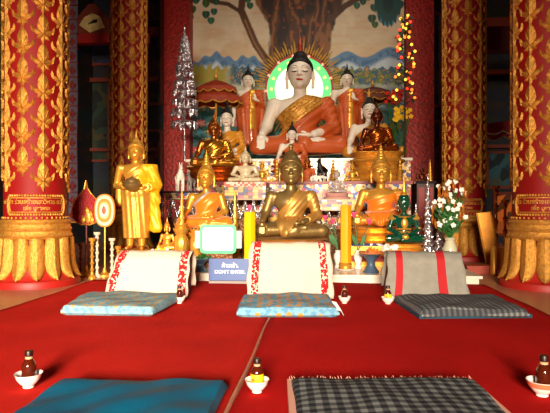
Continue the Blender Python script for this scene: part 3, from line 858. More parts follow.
for k in range(13):
    a = 2 * PI * k / 13 + .3; mb.ball((33 * mp * math.cos(a), -.06, 33 * mp * math.sin(a)), (.03, .02, .03), 8, 6)
part('pink_bulbs', mb, mat('led_pink', (255, 130, 110), .4, emit=2.), t)['kind'] = 'stuff'
mb = MB()
for k in range(90):
    a = 2 * PI * k / 90; L = (17 if k % 3 == 0 else 12 if k % 3 == 1 else 8) * mp
    c_, s_ = math.cos(a), math.sin(a)
    mb.leaf((34 * mp * c_, 0, 34 * mp * s_), ((34 * mp + L) * c_, 0, (34 * mp + L) * s_), .045, .012, (0, -1, 0), 3)
part('gilt_rays', mb, mat('ray_gold', (226, 176, 84), .5, .2), t)['kind'] = 'stuff'

# ---- statues of the altar
def S(px, py, Y): return on_y(px, py, Y)
p = S(300, 157.5, 11.05)
seated('seated_buddha', 'large white-skinned Buddha in orange robe seated before the glowing halo', p, 95 * m_per_px(11.05), WHITE, 'robe_full', ORANGE,
       [('gold_sash', 'sash_wide', BROCADE)], HAIR, mat('finial_red', (150, 60, 40), .4, .4), face=BLACK)
def stood(name, label, px, py, Y, scale, mats, pre, rz=0, sx=1.15, face=True):
    t = thing(name, label, 'statue', S(px, py, Y), rz, scale=(scale * sx, scale * sx, scale))
    for nm, k, m in mats: link(nm, with_mat(pre + k, m), t)
    if face: [(link('eyebrow', with_mat('st_brow%d' % q_, BLACK), t), link('closed_eye', with_mat('st_eye%d' % q_, BLACK), t)) for q_ in (-1, 1)]; link('lips', with_mat('st_lips', LIPS), t)
    return t
mset = [('body', '_skin', WHITE), ('hair', '_hair', HAIR), ('robe', '_robe', ORANGE), ('gold_panel', '_strip', GOLDS)]
Zt = Z1
stood('standing_disciple', 'white standing disciple in orange robe left of the large Buddha, under the parasol edge', 248, 154, 11.65, 80 * m_per_px(11.65), mset, 'mon', .15)
stood('standing_disciple', 'white standing disciple in orange robe right of the large Buddha', 347, 154, 11.65, 80 * m_per_px(11.65), mset, 'mon', -.1)
def pedestal(p, zlo, w_, d_, m, label, name='pedestal', tiers=3, h0=None, loty=True, m2=None):
    h = p[2] - zlo
    if loty:
        o = single(name, lotus_mb(w_, d_, h, tiers), m, label, 'pedestal', loc=(p[0], p[1], zlo))
    else:
        t = thing(name, label, 'pedestal', (p[0], p[1], zlo))
        part('plinth', stepped_mb(w_, d_, h * .62), m2 or m, t, False)
        part('lotus_seat', lotus_mb(w_ * .95, d_ * .95, h * .38, 2), m, t, loc=(0, 0, h * .61))
        return t
    return o
# small white-faced one in front of the large Buddha
p = S(292, 166, 9.75)
seated('seated_buddha', 'small white Buddha in orange robe with black spire, before the large one', p, 36 * m_per_px(9.75), WHITE, 'robe_full', ORANGE, (), HAIR, HAIR, face=BLACK)
pedestal((p.x, p.y, p.z), Z2, .75, .55, ORANGE, 'orange lotus pedestal under the small white-faced Buddha')
p = S(227, 163, 9.86)
seated('seated_buddha', 'white-faced Buddha in mustard yellow robe behind the copper statue', p, 46 * m_per_px(9.75), WHITE, 'robe_full', YROBE, (), HAIR, HAIR, face=BLACK, hscale=1.12)
pedestal(p, Z2, .95, .6, ORANGE, 'orange pedestal under the white-faced Buddha in yellow')
p = S(214, 168, 9.1)
seated('seated_buddha', 'dark copper Buddha with bright gilt robe below the left parasol', p, 46 * m_per_px(9.1), COPPER, 'robe_full', mat('gilt_robe', (216, 150, 50), .25, .85), (), COPPER, hscale=.98, rz=.1)
pedestal(p, Z2, .92, .68, COPPER, 'copper lotus pedestal under the dark copper Buddha', tiers=2)
p = S(371, 152, 10.1); p.z = S(371, 152, 10.1).z
t = seated('seated_buddha', 'white-faced Buddha with black hair behind the dark bronze statue', (p.x, p.y + .35, Z1), 52 * m_per_px(10.4), WHITE, 'robe_full', YROBE, (), HAIR, GOLD, face=BLACK, hscale=1.06)
p = S(377, 153, 9.35)
seated('seated_buddha', 'dark bronze Buddha seated on gilt tiers at the right of the altar', p, 40 * m_per_px(9.35), DKBRONZE, 'robe_full', mat('dark_gilt', (176, 84, 26), .25, .85), (), DKBRONZE)
pedestal(p, Z2, .9, .7, GOLD, 'gilt tiered pedestal under the dark bronze Buddha', tiers=3)

# ---- front row statues
CAR = mat('carved_brown', (120, 74, 40), .45, .3, 'voronoi', 30, .6, noise=.2)
p = S(291, 238, 6.9)
seated('seated_buddha', 'bronze Buddha with thin gold sash in the centre of the front row', p, 73 * m_per_px(6.9), BRONZE, 'robe_thin', mat('thin_gilt', (204, 152, 78), .45, .6), [('sash_edge', 'sash_edge', GOLDS)], BRONZE, hscale=1.02, rz=.06, sam='b_', knob=True)
pedestal(p, PZ, .98, .72, mat('carved_gilt', (200, 150, 80), .4, .5, 'voronoi', 24, .5), 'carved gilt pedestal under the bronze central Buddha', loty=False, m2=CAR)
p = S(206, 229, 7.15)
seated('seated_buddha', 'golden Buddha in orange satin with silver ribbon, behind the green-framed card', p, 54 * m_per_px(7.15), GOLDS, 'robe_cloth', SATIN, [('silver_ribbon', 'ribbon', mat('ribbon_grey', (186, 182, 180), .4, .4))], GOLDS, hscale=1.07, sam='b_')
pedestal(p, PZ, .78, .6, GOLD, 'golden pedestal behind the green-framed card', loty=False)
p = S(381, 227, 7.25)
seated('seated_buddha', 'golden Buddha wrapped in orange satin behind the small green statue', p, 61 * m_per_px(7.25), GOLD, 'robe_shawl', SATIN, (), GOLD, hscale=.98, rz=-.05, sam='b_')
t = thing('throne', 'golden tiered throne with blue and red bands under the right satin-wrapped Buddha', 'pedestal', (p.x, p.y, PZ))
H = p.z - PZ
part('upper_lotus', lotus_mb(.84, .64, H * .42, 2), GOLDS, t, loc=(0, 0, H * .58))
b = MB(); b.box((-.42, -.31, H * .52), (.42, .31, H * .585)); part('blue_band', b, mosaic('blue_band', [(30, 40, 110), (236, 236, 236), (40, 50, 130), (30, 40, 110)], 30), t, False)
b = MB(); b.box((-.46, -.35, H * .28), (.46, .35, H * .52)); part('gilt_step', b, GOLD, t, False)
b = MB(); b.box((-.5, -.39, H * .12), (.5, .39, H * .28)); part('red_band', b, mat('band_red', (190, 50, 36), .4), t, False)
b = MB(); b.box((-.55, -.42, 0), (.55, .42, H * .12)); part('foot', b, GOLD, t, False)

rn_ = random.Random(12)
for (px_, hh_, la_) in ((277, 24, 'golden spire on the middle tier just left of the central bronze head'), (333, 22, 'golden spire on the middle tier just behind the crystal Buddha'),
                    (400, 22, 'golden spire at the right end of the middle tier'), (297, 18, 'short golden spire on the middle tier right of the central bronze head')):
    c_ = on_y(px_, 182, 8.92); k_ = m_per_px(8.92); h_ = hh_ * k_; r_ = .055; b = MB(); pr_ = []
    for i in range(7): f_ = i / 7; q_ = r_ * (1 - f_) ** .8 + .006; pr_ += [(q_ * .8, h_ * f_), (q_, h_ * (f_ + .04)), (q_ * .75, h_ * (f_ + .09))]
    b.lathe(pr_ + [(.003, h_)], 20); single('golden_spire', b, GOLDS, la_, 'ornament', loc=(c_.x, 8.92, Z2))
p = S(136, 249, 6.75)
stood('standing_monk_statue', 'tall golden standing statue holding an alms bowl, cape catching the light', 136, 249, 6.75, 108 * m_per_px(6.75), [('body', '_skin', GOLDS), ('hair', '_hair', GOLD), ('robe', '_robe', GOLD), ('satin_cape', '_cape', YELLOW)], 'alms', .1, 1.08, False)
ab = SC.objects[-1] if False else None
k = 108 * m_per_px(6.75)
b = MB(); b.lathe([(.02, 0), (.07, .015), (.105, .05), (.115, .08), (.10, .105), (.085, .11), (.088, .125), (.075, .15), (.03, .168), (.012, .18), (.003, .19)], 28)
q = p + Vector((0.02, -.132 * k * 1.08, .545 * k)); single('alms_bowl', b, BRONZE, 'lidded bronze alms bowl in the hands of the standing golden statue', 'bowl', loc=q)
pedestal(p, 0.0, .44, .44, GOLD, 'round golden stand under the standing statue', tiers=2)

# pale stone and crystal ones on the mosaic tables
def mtable(pa, pb, pyt, Y, dep, label, apron=DIAM, trim=PINKT, ah=.17, trimh=.07, name='mosaic_table'):
    xa, xb = on_y(pa, 0, Y).x, on_y(pb, 0, Y).x; zt = on_y((pa + pb) / 2, pyt, Y).z; hw = (xb - xa) / 2; h = zt - PZ
    t = thing(name, label, 'table', ((xa + xb) / 2, Y, PZ))
    mb = MB(); mb.box((-hw, 0, h - trimh), (hw, dep, h)); part('top', mb, trim, t, False)
    mb = MB(); mb.box((-hw + .01, .01, h - trimh - ah), (hw - .01, dep - .01, h - trimh)); part('apron', mb, apron, t, False)
    mb = MB(); mb.box((-hw - .01, -.01, h - trimh - ah - .018), (hw + .01, dep, h - trimh - ah)); part('cream_ledge', mb, mat('cream_ledge', (176, 150, 116), .4), t, False)
    mb = MB(); n = 5
    for i in range(n * 2):
        u = -hw + 2 * hw * i / (n * 2); u2 = -hw + 2 * hw * (i + 1) / (n * 2); a = h - trimh - ah - .03; b_ = a - .26
        mb.tube([(u, .03, a if i % 2 else b_), (u2, .03, b_ if i % 2 else a)], .016, 6)
    part('zigzag_rail', mb, SILVER, t)
    for sx_ in (-1, 1):
        for yy in (.04, dep - .04):
            mb = MB(); mb.lathe([(.022, 0), (.03, .05), (.022, .1), (.024, h - trimh - ah - .03)], 10); part('leg', mb, SILVER, t, loc=(sx_ * (hw - .04), yy, 0))
    mb = MB(); mb.box((-hw + .03, .06, 0), (hw - .03, dep - .06, h - trimh - ah - .3)); part('lower_body', mb, CAR, t, False)
    return t, zt
_, zj = mtable(224, 266, 182, 7.75, .6, 'mosaic table with pink zigzag edge under the pale stone Buddha')
seated('seated_buddha', 'small pale stone Buddha meditating on the pink-edged mosaic table', (on_y(245, 0, 8.0).x, 8.03, zj), 34 * m_per_px(8.0), JADE, sam=True, skin=None) if False else \
seated('seated_buddha', 'small pale stone Buddha meditating on the pink-edged mosaic table', (on_y(245, 0, 8.0).x, 8.03, zj), 34 * m_per_px(8.0), JADE, None, None, (), JADE, sam=True, hscale=.82)
_, zc = mtable(302, 356, 199, 7.75, .6, 'mosaic table with glass diamonds under the crystal Buddha', trim=mat('cream_ledge', (0, 0, 0)), trimh=.02, ah=.13)
b = MB(); b.lathe([(.19, 0), (.2, .03), (.16, .05), (.18, .09)], 32, None, 1, .75); pc = (on_y(337, 0, 8.0).x, 8.05, zc)
single('crystal_pedestal', b, mat('rose_stone', (206, 150, 140), .2, 0, coat=.5), 'rose stone base under the small crystal Buddha', 'pedestal', loc=pc)
seated('seated_buddha', 'small translucent crystal Buddha on the glass diamond table', (pc[0], pc[1], zc + .09), 21 * m_per_px(8.0), mat('frosted_crystal', (216, 196, 190), .15, 0, trans=.35, coat=.6), None, None, (), mat('frosted_crystal', (0, 0, 0)), sam=True, hscale=.95)
t, zh = mtable(160, 203, 191, 8.2, .5, 'dark glass-edged side table carrying the white animal figurine', apron=MIRROR, trim=mat('dark_glass', (50, 44, 50), .1, 0, coat=1), trimh=.03, ah=.08)
# ---------------------------------------------------------------- backrests, cloths and mattresses
def cloth_mat(name, base, fn=None, rough=.85):
    return mat(name, base, rough, 0, 'noise', 220, .35, noise=.05)
def pattern_mat(name, cols, scale, kind='check', rough=.85, vec=(1, 1, 1)):
    m = bpy.data.materials.new(name); m.use_nodes = True; MATS[name] = m
    nt = m.node_tree; b = nt.nodes['Principled BSDF']; b.inputs['Roughness'].default_value = rough; b.inputs['Specular IOR Level'].default_value = .15
    tc = nt.nodes.new('ShaderNodeTexCoord'); N = nt.nodes.new; L = nt.links.new
    def mixn(f, a, c):
        x = N('ShaderNodeMix'); x.data_type = 'RGBA'; L(f, x.inputs[0])
        for i, v in ((6, a), (7, c)):
            if isinstance(v, tuple): x.inputs[i].default_value = (*lin(v), 1)
            else: L(v, x.inputs[i])
        return x.outputs[2]
    if kind == 'plaid':
        sep = N('ShaderNodeSeparateXYZ'); L(tc.outputs['Object'], sep.inputs[0])
        def band(o, k, ph):
            a = N('ShaderNodeMath'); a.operation = 'MULTIPLY'; L(o, a.inputs[0]); a.inputs[1].default_value = k
            s_ = N('ShaderNodeMath'); s_.operation = 'SINE'; L(a.outputs[0], s_.inputs[0])
            r = N('ShaderNodeMapRange'); L(s_.outputs[0], r.inputs[0]); r.inputs[1].default_value = -.25; r.inputs[2].default_value = .35
            return r.outputs[0]
        c1 = mixn(band(sep.outputs[0], scale, 0), cols[0], cols[1]); c2 = mixn(band(sep.outputs[0], scale, 0), cols[1], cols[2])
        out = mixn(band(sep.outputs[1], scale, 0), c1, c2)
    elif kind == 'flower':
        v = N('ShaderNodeTexVoronoi'); v.inputs['Scale'].default_value = scale; v.inputs['Randomness'].default_value = .35; L(tc.outputs['Object'], v.inputs['Vector'])
        lt = N('ShaderNodeMath'); lt.operation = 'LESS_THAN'; L(v.outputs['Distance'], lt.inputs[0]); lt.inputs[1].default_value = .34
        n = N('ShaderNodeTexNoise'); n.inputs['Scale'].default_value = scale * 2.2; L(tc.outputs['Object'], n.inputs['Vector'])
        gt = N('ShaderNodeMath'); gt.operation = 'GREATER_THAN'; L(n.outputs['Fac'], gt.inputs[0]); gt.inputs[1].default_value = .56
        out = mixn(lt.outputs[0], mixn(gt.outputs[0], cols[0], cols[2]), cols[1])
    elif kind == 'zig':
        w_ = N('ShaderNodeTexVoronoi'); w_.inputs['Scale'].default_value = scale; w_.distance = 'MANHATTAN'; L(tc.outputs['Object'], w_.inputs['Vector'])
        gt = N('ShaderNodeMath'); gt.operation = 'GREATER_THAN'; L(w_.outputs['Distance'], gt.inputs[0]); gt.inputs[1].default_value = .95
        out = mixn(gt.outputs[0], cols[0], cols[1])
    L(out, b.inputs['Base Color'])
    n2_ = N('ShaderNodeTexNoise'); n2_.inputs['Scale'].default_value = 160; L(tc.outputs['Object'], n2_.inputs['Vector'])
    bp = N('ShaderNodeBump'); bp.inputs['Strength'].default_value = .4; bp.inputs['Distance'].default_value = .004
    L(n2_.outputs['Fac'], bp.inputs['Height']); L(bp.outputs['Normal'], b.inputs['Normal'])
    return m
BLUEFL = pattern_mat('blue_flower_cloth', [(122, 166, 188), (206, 146, 80), (96, 146, 180)], 13, 'flower')
BLUEFL2 = pattern_mat('pale_blue_flower_cloth', [(132, 168, 178), (186, 156, 112), (104, 150, 174)], 15, 'flower')
PLAID = pattern_mat('grey_plaid', [(38, 38, 44), (76, 78, 82), (124, 126, 124)], 118, 'plaid')
PLAID2 = pattern_mat('grey_plaid_fine', [(58, 60, 66), (86, 88, 92), (128, 128, 128)], 150, 'plaid')
TEAL = mat('teal_satin', (2, 92, 126), .55, 0, 'noise', 30, .1, noise=.1, ns=4, spec=.3)
TEALD = mat('dark_teal', (14, 64, 84), .7)
CREAM = mat('cream_cloth', (216, 196, 176), .85, 0, 'noise', 200, .25, noise=.03)
GREYC = mat('grey_cloth', (146, 140, 130), .9, 0, 'noise', 120, .5, noise=.12, ns=10)
REDPAT = pattern_mat('red_woven_band', [(190, 30, 34), (230, 200, 180)], 44, 'zig')
REDST = mat('red_stripe', (176, 20, 30), .8)

def slab_mesh(name, w_, d_, h_, m, seed, puff=.012, wr=.006, taper=0., m2=None):
    """a soft mattress: rounded box with crumpled top"""
    mb = MB(); rnd = random.Random(seed); ph = [rnd.uniform(0, 6) for _ in range(6)]
    nx, ny, nr = 40, 34, 6
    def edge(u, k):  # rounded profile
        return 1
    def P_(u, v, top):
        # u,v in -1..1
        x = u * w_ / 2 * (1 + taper * v); y = v * d_ / 2
        r = .035; ex = max(0, abs(u) * w_ / 2 - (w_ / 2 - r)) / r; ey = max(0, abs(v) * d_ / 2 - (d_ / 2 - r)) / r
        e = min(1, math.hypot(ex, ey)); dz = r * (1 - math.sqrt(max(0, 1 - e * e)))
        wrk = wr * (math.sin(9 * x + 5 * y + ph[0]) * math.sin(7 * y + ph[1]) + .6 * math.sin(23 * x - 11 * y + ph[2]) * math.sin(3 * x + 14 * y + ph[3]))
        x += wr * .9 * math.sin(6 * y + ph[4]) * abs(u) ** 6; y += wr * .9 * math.sin(7 * x + ph[5]) * abs(v) ** 6
        if top: z = h_ - dz + wrk * (1 - e * .5) + puff * (1 - u ** 4) * (1 - v ** 4)
        else: z = .0 + dz * .6
        return (x, y, z)
    for top in (1, 0):
        for i in range(nx + 1):
            for j in range(ny + 1):
                mb.v.append(P_(-1 + 2 * i / nx, -1 + 2 * j / ny, top))
    n0 = (nx + 1) * (ny + 1); I = lambda i, j: i * (ny + 1) + j
    for i in range(nx):
        for j in range(ny):
            mb.f.append((I(i, j), I(i + 1, j), I(i + 1, j + 1), I(i, j + 1)))
            mb.f.append((n0 + I(i, j), n0 + I(i, j + 1), n0 + I(i + 1, j + 1), n0 + I(i + 1, j)))
    def w2(a, c): mb.f.append((a, n0 + a, n0 + c, c))
    for i in range(nx): w2(I(i, 0), I(i + 1, 0)); w2(I(i + 1, ny), I(i, ny))
    for j in range(ny): w2(I(0, j + 1), I(0, j)); w2(I(nx, j), I(nx, j + 1))
    return mb.mesh(name, m)
def mid(a, b_): return (Vector(a) + Vector(b_)) / 2
def mattress(label, fl, fr, bl, br, h, m, seed, edging=None, name='mattress', **k):
    fl, fr, bl, br = [at(*q) for q in (fl, fr, bl, br)]
    for q in (fl, fr, bl, br): q.z = 0
    c = (fl + fr + bl + br) / 4; c.z = .02
    ax = (fr - fl + br - bl); rz = math.atan2(ax.y, ax.x); w_ = ((fr - fl).length + (br - bl).length) / 2
    dv = (mid(bl, br) - mid(fl, fr)); d_ = dv.length
    t = thing(name, label, 'mattress', c, rz)
    k.setdefault('taper', max(-.12, min(.12, ((br - bl).length - (fr - fl).length) / 2 / w_)))
    link('cover', slab_mesh('cover', w_, d_, h, m, seed, **k), t)
    if edging: edging(t, w_, d_, h)
    return t, c, rz, w_, d_
DF = lambda y, z=0: (CH - z) * FPX / (y - 206.5)
def side_strip(m, wh, hh):
    def f(t, w_, d_, h):
        b = MB(); b.box((-w_ / 2 + .0, -d_ / 2 + .01, .002), (w_ / 2 + .0, d_ / 2 - .01, hh)); part('underlay', b, m, t, False)
    return f
mattress('pale blue flowered mattress before the left cream-draped backrest', (59, 0, 4.1), (151, 0, 4.05), (88, 0, 4.82), (186, 0, 4.78), .075, BLUEFL2, 1, wr=.009)
t, c, rz, w_, d_ = mattress('blue and orange flowered mattress in the middle row, before the central backrest', (231, 0, 4.02), (334, 0, 4.02), (247, 0, 4.72), (334, 0, 4.72), .075, BLUEFL, 2, wr=.007)
b = MB()
rnd = random.Random(3)
for i in range(16):
    yy = -d_ / 2 + .02 + (d_ * .5) * i / 15
    b.tube([(w_ / 2 - .02, yy, .06), (w_ / 2 + .02, yy + rnd.uniform(-.01, .01), .05), (w_ / 2 + .035, yy + rnd.uniform(-.02, .02), .015)], .0022, 4)
part('fringe', b, WPETAL, t)['kind'] = 'stuff'
mattress('grey checked mattress with a blue underside, before the right grey backrest', (420, 0, 3.97), (528, 0, 4.0), (394, 0, 4.68), (495, 0, 4.72), .07, PLAID2, 4, side_strip(TEALD, 0, .03), wr=.009)
mattress('teal satin covered mattress at the bottom left foreground', (-30, 0, 1.75), (214, 0, 1.75), (58, 0, 2.46), (218, 0, 2.40), .06, TEAL, 5, wr=.012, puff=.012, taper=0)
def ragged(t, w_, d_, h):
    b = MB(); b.box((-w_ / 2 - .012, -d_ / 2, .004), (w_ / 2 + .006, d_ / 2 + .012, .05)); part('pink_lining', b, mat('pink_lining', (222, 160, 140), .9), t, False)
    b = MB(); r_ = random.Random(9)
    for i in range(60):
        u = -w_ / 2 + w_ * i / 59; b.tube([(u, d_ / 2 + .0, .05), (u + r_.uniform(-.01, .01), d_ / 2 + .014, .056 + r_.uniform(0, .008))], .0016, 4)
    part('frayed_edge', b, mat('pink_lining', (0, 0, 0)), t)['kind'] = 'stuff'
mattress('large grey and black checked mattress at the bottom right foreground', (287, 0, 1.75), (532, 0, 1.75), (296, 0, 2.43), (484, 0, 2.43), .065, PLAID, 6, ragged, wr=.006)

def backrest(label_c, label_d, px, y_bot, wpx, ytop, d, band_w, seed, lean=.10, base=BLUEP, cloth=CREAM, bandm=REDPAT, bands=((0., .1), (.9, 1.)), slump=0., rz=0., shear=0., depth=.34, fringe=False):
    c = at(px, 0, d); c.z = .017
    w_ = wpx / FPX * d; z = CH - (ytop - 206.5) / FPX * (d + .1) - .017
    t = thing('backrest_cushion', label_c, 'cushion', c, rz)
    def prof(s, off=0.):
        # cross-section in y,z going from front foot over the top to the back foot; s in 0..1
        pts = [(0, 0), (lean * .35, z * .5), (lean * .8, z * .86), (lean + .03, z * .975), (lean + .08, z), (lean + .14, z * .96), (lean + .19, z * .75), (depth - .01, z * .3), (depth, 0)]
        L = [0]
        for a, b_ in zip(pts[:-1], pts[1:]): L.append(L[-1] + math.hypot(b_[0] - a[0], b_[1] - a[1]))
        u = s * L[-1]
        for i in range(len(pts) - 1):
            if u <= L[i + 1] or i == len(pts) - 2:
                f = (u - L[i]) / (L[i + 1] - L[i]); y = pts[i][0] + (pts[i + 1][0] - pts[i][0]) * f; zz = pts[i][1] + (pts[i + 1][1] - pts[i][1]) * f
                dy, dz = pts[i + 1][0] - pts[i][0], pts[i + 1][1] - pts[i][1]; l_ = math.hypot(dy, dz)
                return y - off * dz / l_, zz + off * dy / l_
    taper = lambda zz: 1 - slump * (zz / z)
    # cushion body
    mb = MB(); n = 28; m_ = 8
    for i in range(m_ + 1):
        u = -1 + 2 * i / m_
        for k in range(n + 1):
            y, zz = prof(k / n); mb.v.append((u * w_ / 2 * .985 * taper(zz) + shear * zz, y, max(0, zz)))
    for i in range(m_):
        for k in range(n):
            a = i * (n + 1) + k; mb.f.append((a, a + 1, a + n + 2, a + n + 1))
        a = i * (n + 1); mb.f.append((a, a + n + 1, a + 2 * n + 1, a + n))
    mb.f.append(tuple(range(n + 1))); mb.f.append(tuple(reversed(range(m_ * (n + 1), (m_ + 1) * (n + 1)))))
    link('body', mb.mesh('cushion_body', base, True), t)
    # draped cloth
    rnd = random.Random(seed); ph = [rnd.uniform(0, 6) for _ in range(4)]
    def cl(u0, u1, off, name_, m, parent, s0=.0, s1=.93, nn=26, wz=None):
        mb = MB(); K = 44
        for i in range(nn + 1):
            for k in range(K + 1):
                s = s0 + (s1 - s0) * k / K; u = u0 + (u1 - u0) * i / nn
                y, zz = prof(s, off + .006 + .004 * math.sin(9 * u + ph[0] + 4 * s) * math.sin(5 * s + ph[1]) + .003 * math.sin(22 * u + ph[2]))
                x = (u - .5) * w_ * 1.03 * taper(zz) + shear * zz + .008 * math.sin(7 * s + ph[3]) * (1 if u > .5 else -1) + .006 * math.sin(30 * s) * (abs(u - .5) > .49)
                mb.v.append((x, y, max(.004, zz)))
        for i in range(nn):
            for k in range(K):
                a = i * (K + 1) + k; mb.f.append((a, a + 1, a + K + 2, a + K + 1))
        me_ = mb.mesh(name_, m, fix=False)
        o = link(name_, me_, parent, c if parent is None else None, rz if parent is None else None)
        md = o.modifiers.new('t', 'SOLIDIFY'); md.thickness = .006; md.offset = 0
        return o
    o = cl(-.02, 1.02, 0, 'draped_cloth', cloth, None); tag(o, label_d, 'cloth')
    for (a, b_) in bands: cl(a, b_, .005, 'woven_band', bandm, o)
    return c, w_, z
backrest('left triangular backrest cushion under a cream cloth with red ends', 'cream cloth with red woven ends draped on the left backrest', 145, 295, 78, 252, 4.93, .1, 1, lean=.13, slump=.085, rz=.03, shear=.14, bands=((.0, .10), (.88, .99)), base=mat('maroon_pattern', (120, 24, 34), .8))
backrest('central blue backrest cushion under a cream cloth, below the bronze Buddha', 'cream cloth with red patterned edges draped on the central backrest', 290, 293, 80, 243, 4.88, .1, 2, lean=.07, slump=.05, rz=.04, bands=((.03, .12), (.87, .96)), base=mat('blue_cushion', (110, 140, 180), .8))
backrest('right backrest cushion under a grey cloth with two red stripes', 'grey cloth with two red stripes draped on the right backrest', 427, 297, 80, 253, 4.86, .1, 3, lean=.12, slump=.14, shear=.0, cloth=GREYC, bandm=REDST, bands=((.10, .19), (.66, .77)), base=mat('maroon_pattern', (0, 0, 0)))

# ---------------------------------------------------------------- bowls and bottles
PORC = mat('porcelain', (244, 232, 224), .2, 0, coat=.5)
BROWNG = mat('brown_glass', (74, 22, 8), .1, 0, coat=1)
def bowl_mesh(m):
    b = MB(); b.lathe([(.018, 0), (.022, 0), (.022, .008), (.034, .018), (.047, .036), (.054, .056), (.0555, .058), (.052, .056), (.044, .036), (.030, .02), (.004, .013)], 36); return b.mesh('bowl', m)
MBOWL = bowl_mesh(PORC)
b = MB(); b.lathe([(.0475, .0345), (.0555, .0552), (.0562, .0552), (.0482, .0345)], 36); MBAND = b.mesh('coral_band', mat('coral_glaze', (226, 120, 84), .25, coat=.5))
b = MB(); b.lathe([(.024, 0), (.0285, .004), (.029, .072), (.027, .083), (.017, .099), (.0135, .105), (.0135, .112), (.0145, .113), (.0145, .116)], 24); MBOT = b.mesh('glass_body', BROWNG)
b = MB(); b.lathe([(.015, .114), (.0165, .115), (.0165, .133), (.015, .136), (.003, .1365)], 20); MCAP = b.mesh('cap', mat('dark_cap', (40, 16, 12), .4))
b = MB(); b.lathe([(.0293, .02), (.0297, .021), (.0297, .068), (.0293, .069)], 28); MLAB = b.mesh('paper_label', mat('yellow_label', (250, 200, 20), .5))
b = MB(); b.lathe([(.0138, .102), (.0148, .103), (.0148, .111), (.0138, .112)], 16); MNECK = b.mesh('neck_band', mat('neck_paper', (206, 160, 120), .5))
b = MB(); b.ball((-.012, -.0275, .047), (.0085, .002, .0085), 10, 6); MLOGO = b.mesh('orange_badge', mat('badge_orange', (226, 96, 20), .5))
def bowl_bottle(px, py, s, lab_b, lab_t, band=False, label=False, dx=0., rzb=0.):
    d = DF(py); c = at(px, py, d); c.z = .016
    t = thing('bowl', lab_b, 'bowl', c, 0, scale=s); link('dish', MBOWL, t)
    if band: link('coral_band', MBAND, t)['label'] = 'coral band around the bowl'
    t2 = thing('medicine_bottle', lab_t, 'bottle', (c.x + dx, c.y + .004, c.z + .014 * s), rzb, scale=s)
    link('glass_body', MBOT, t2); link('cap', MCAP, t2); link('neck_band', MNECK, t2)
    if label:
        l_ = link('paper_label', MLAB, t2); link('orange_badge', MLOGO, l_)
for a in ((28.5, 390.5, 1.12, 'white bowl at the far left beside the teal mattress', 'unlabelled brown glass bottle in the bowl beside the teal mattress', False, False, .0),
          (257, 395.5, 1.0, 'white bowl between the two foreground mattresses', 'brown bottle with yellow label between the two foreground mattresses', False, True, .0),
          (542, 399, 1.18, 'white bowl with a coral band at the right edge', 'brown bottle without label at the right edge, in the coral-banded bowl', True, False, .01),
          (179.5, 305, 1.0, 'white bowl at the corner of the left pale blue mattress', 'small brown bottle beside the left cream backrest', False, False, .0),
          (344.5, 305, 1.0, 'white bowl right of the central flowered mattress', 'small brown bottle right of the central flowered mattress', False, False, .0),
          (388, 306, 1.05, 'white bowl at the corner of the grey checked mattress near the striped backrest', 'small bottle with yellow label before the grey striped backrest', False, True, .0)):
    bowl_bottle(*a)

# ---------------------------------------------------------------- sign, card, candles
def fit_text(s, width, z, m, parent, name_, y, ext=.0015, hmax=None, bold=.0):
    me_ = text_mesh(s, 1, m, 0, bold=bold); xs = [v.co.x for v in me_.vertices]; ys = [v.co.y for v in me_.vertices]
    k = width / (max(xs) - min(xs)); cx = (max(xs) + min(xs)) / 2
    for v in me_.vertices: v.co = Vector(((v.co.x - cx) * k, y - .0005, z + v.co.y * k))
    return link(name_, me_, parent)
c = at(229, 283, 5.86); c.z = .017
sgn = thing('sign_board', 'blue board reading DON\'T ENTER standing before the altar, left of the central backrest', 'sign', c, .02)
SW = 41.5 / FPX * 5.86; SH = .235
M_ = Matrix.Rotation(math.radians(-7), 4, 'X')
b = MB(); b.box((-SW / 2, 0, .03), (SW / 2, .018, .03 + SH), M_); pn = part('panel', b, mat('sign_blue', (40, 76, 146), .45, coat=.2), sgn, False)
WT = mat('sign_white', (250, 250, 250), .5)
a1 = fit_text('ห้ามเข้า.', SW * .40, .0, WT, pn, 'thai_lettering', 0, bold=.02); a1.location = (.02, -.0025 + 0, 0)
a2 = fit_text("DON'T ENTER.", SW * .74, .0, WT, pn, 'english_lettering', 0, bold=.02)
for a_, z_ in ((a1, .172), (a2, .105)):
    a_.rotation_euler = (math.radians(-7), 0, 0); a_.location = M_ @ Vector((.01, -.002, z_))
b = MB(); b.box((-SW / 2 + .01, -.03, 0), (SW / 2 - .01, .05, .028)); part('foot', b, mat('grey_wood', (150, 140, 136), .6), sgn, False)
c = on_y(218, 253.5, 6.42)
card = thing('framed_card', 'white card in a green frame standing before the left golden Buddha', 'card', c, .05)
CWd, CHt = 36.5 * m_per_px(6.42), 29 * m_per_px(6.42)
def rrect(w_, h_, r, z0=0, n=6):
    P_ = []
    for cx, cz, a0 in ((w_ / 2 - r, h_ - r, 0), (-w_ / 2 + r, h_ - r, PI / 2), (-w_ / 2 + r, r, PI), (w_ / 2 - r, r, 1.5 * PI)):
        for k in range(n + 1): a = a0 + PI / 2 * k / n; P_.append((cx + r * math.cos(a), cz + r * math.sin(a) + z0))
    return P_
b = MB(); b.prism(rrect(CWd, CHt, .05), 0, .02); part('green_frame', b, mat('frame_green', (70, 214, 140), .4), card, False)
b = MB(); b.prism(rrect(CWd - .07, CHt - .07, .03, .035), -.006, .0); part('white_sheet', b, mat('white_sheet', (255, 255, 255), .4), card, False)
b = MB(); b.prism(rrect(CWd * 1.3, CHt * .62, .01, CHt * .17), .03, .04); part('backing_board', b, mat('grey_board', (176, 186, 190), .6), card, False)
b = MB(); b.box((-CWd * .4, .02, -(c.z - PZ)), (CWd * .4, .12, .02)); part('support_block', b, mat('carved_brown', (0, 0, 0)), card, False)

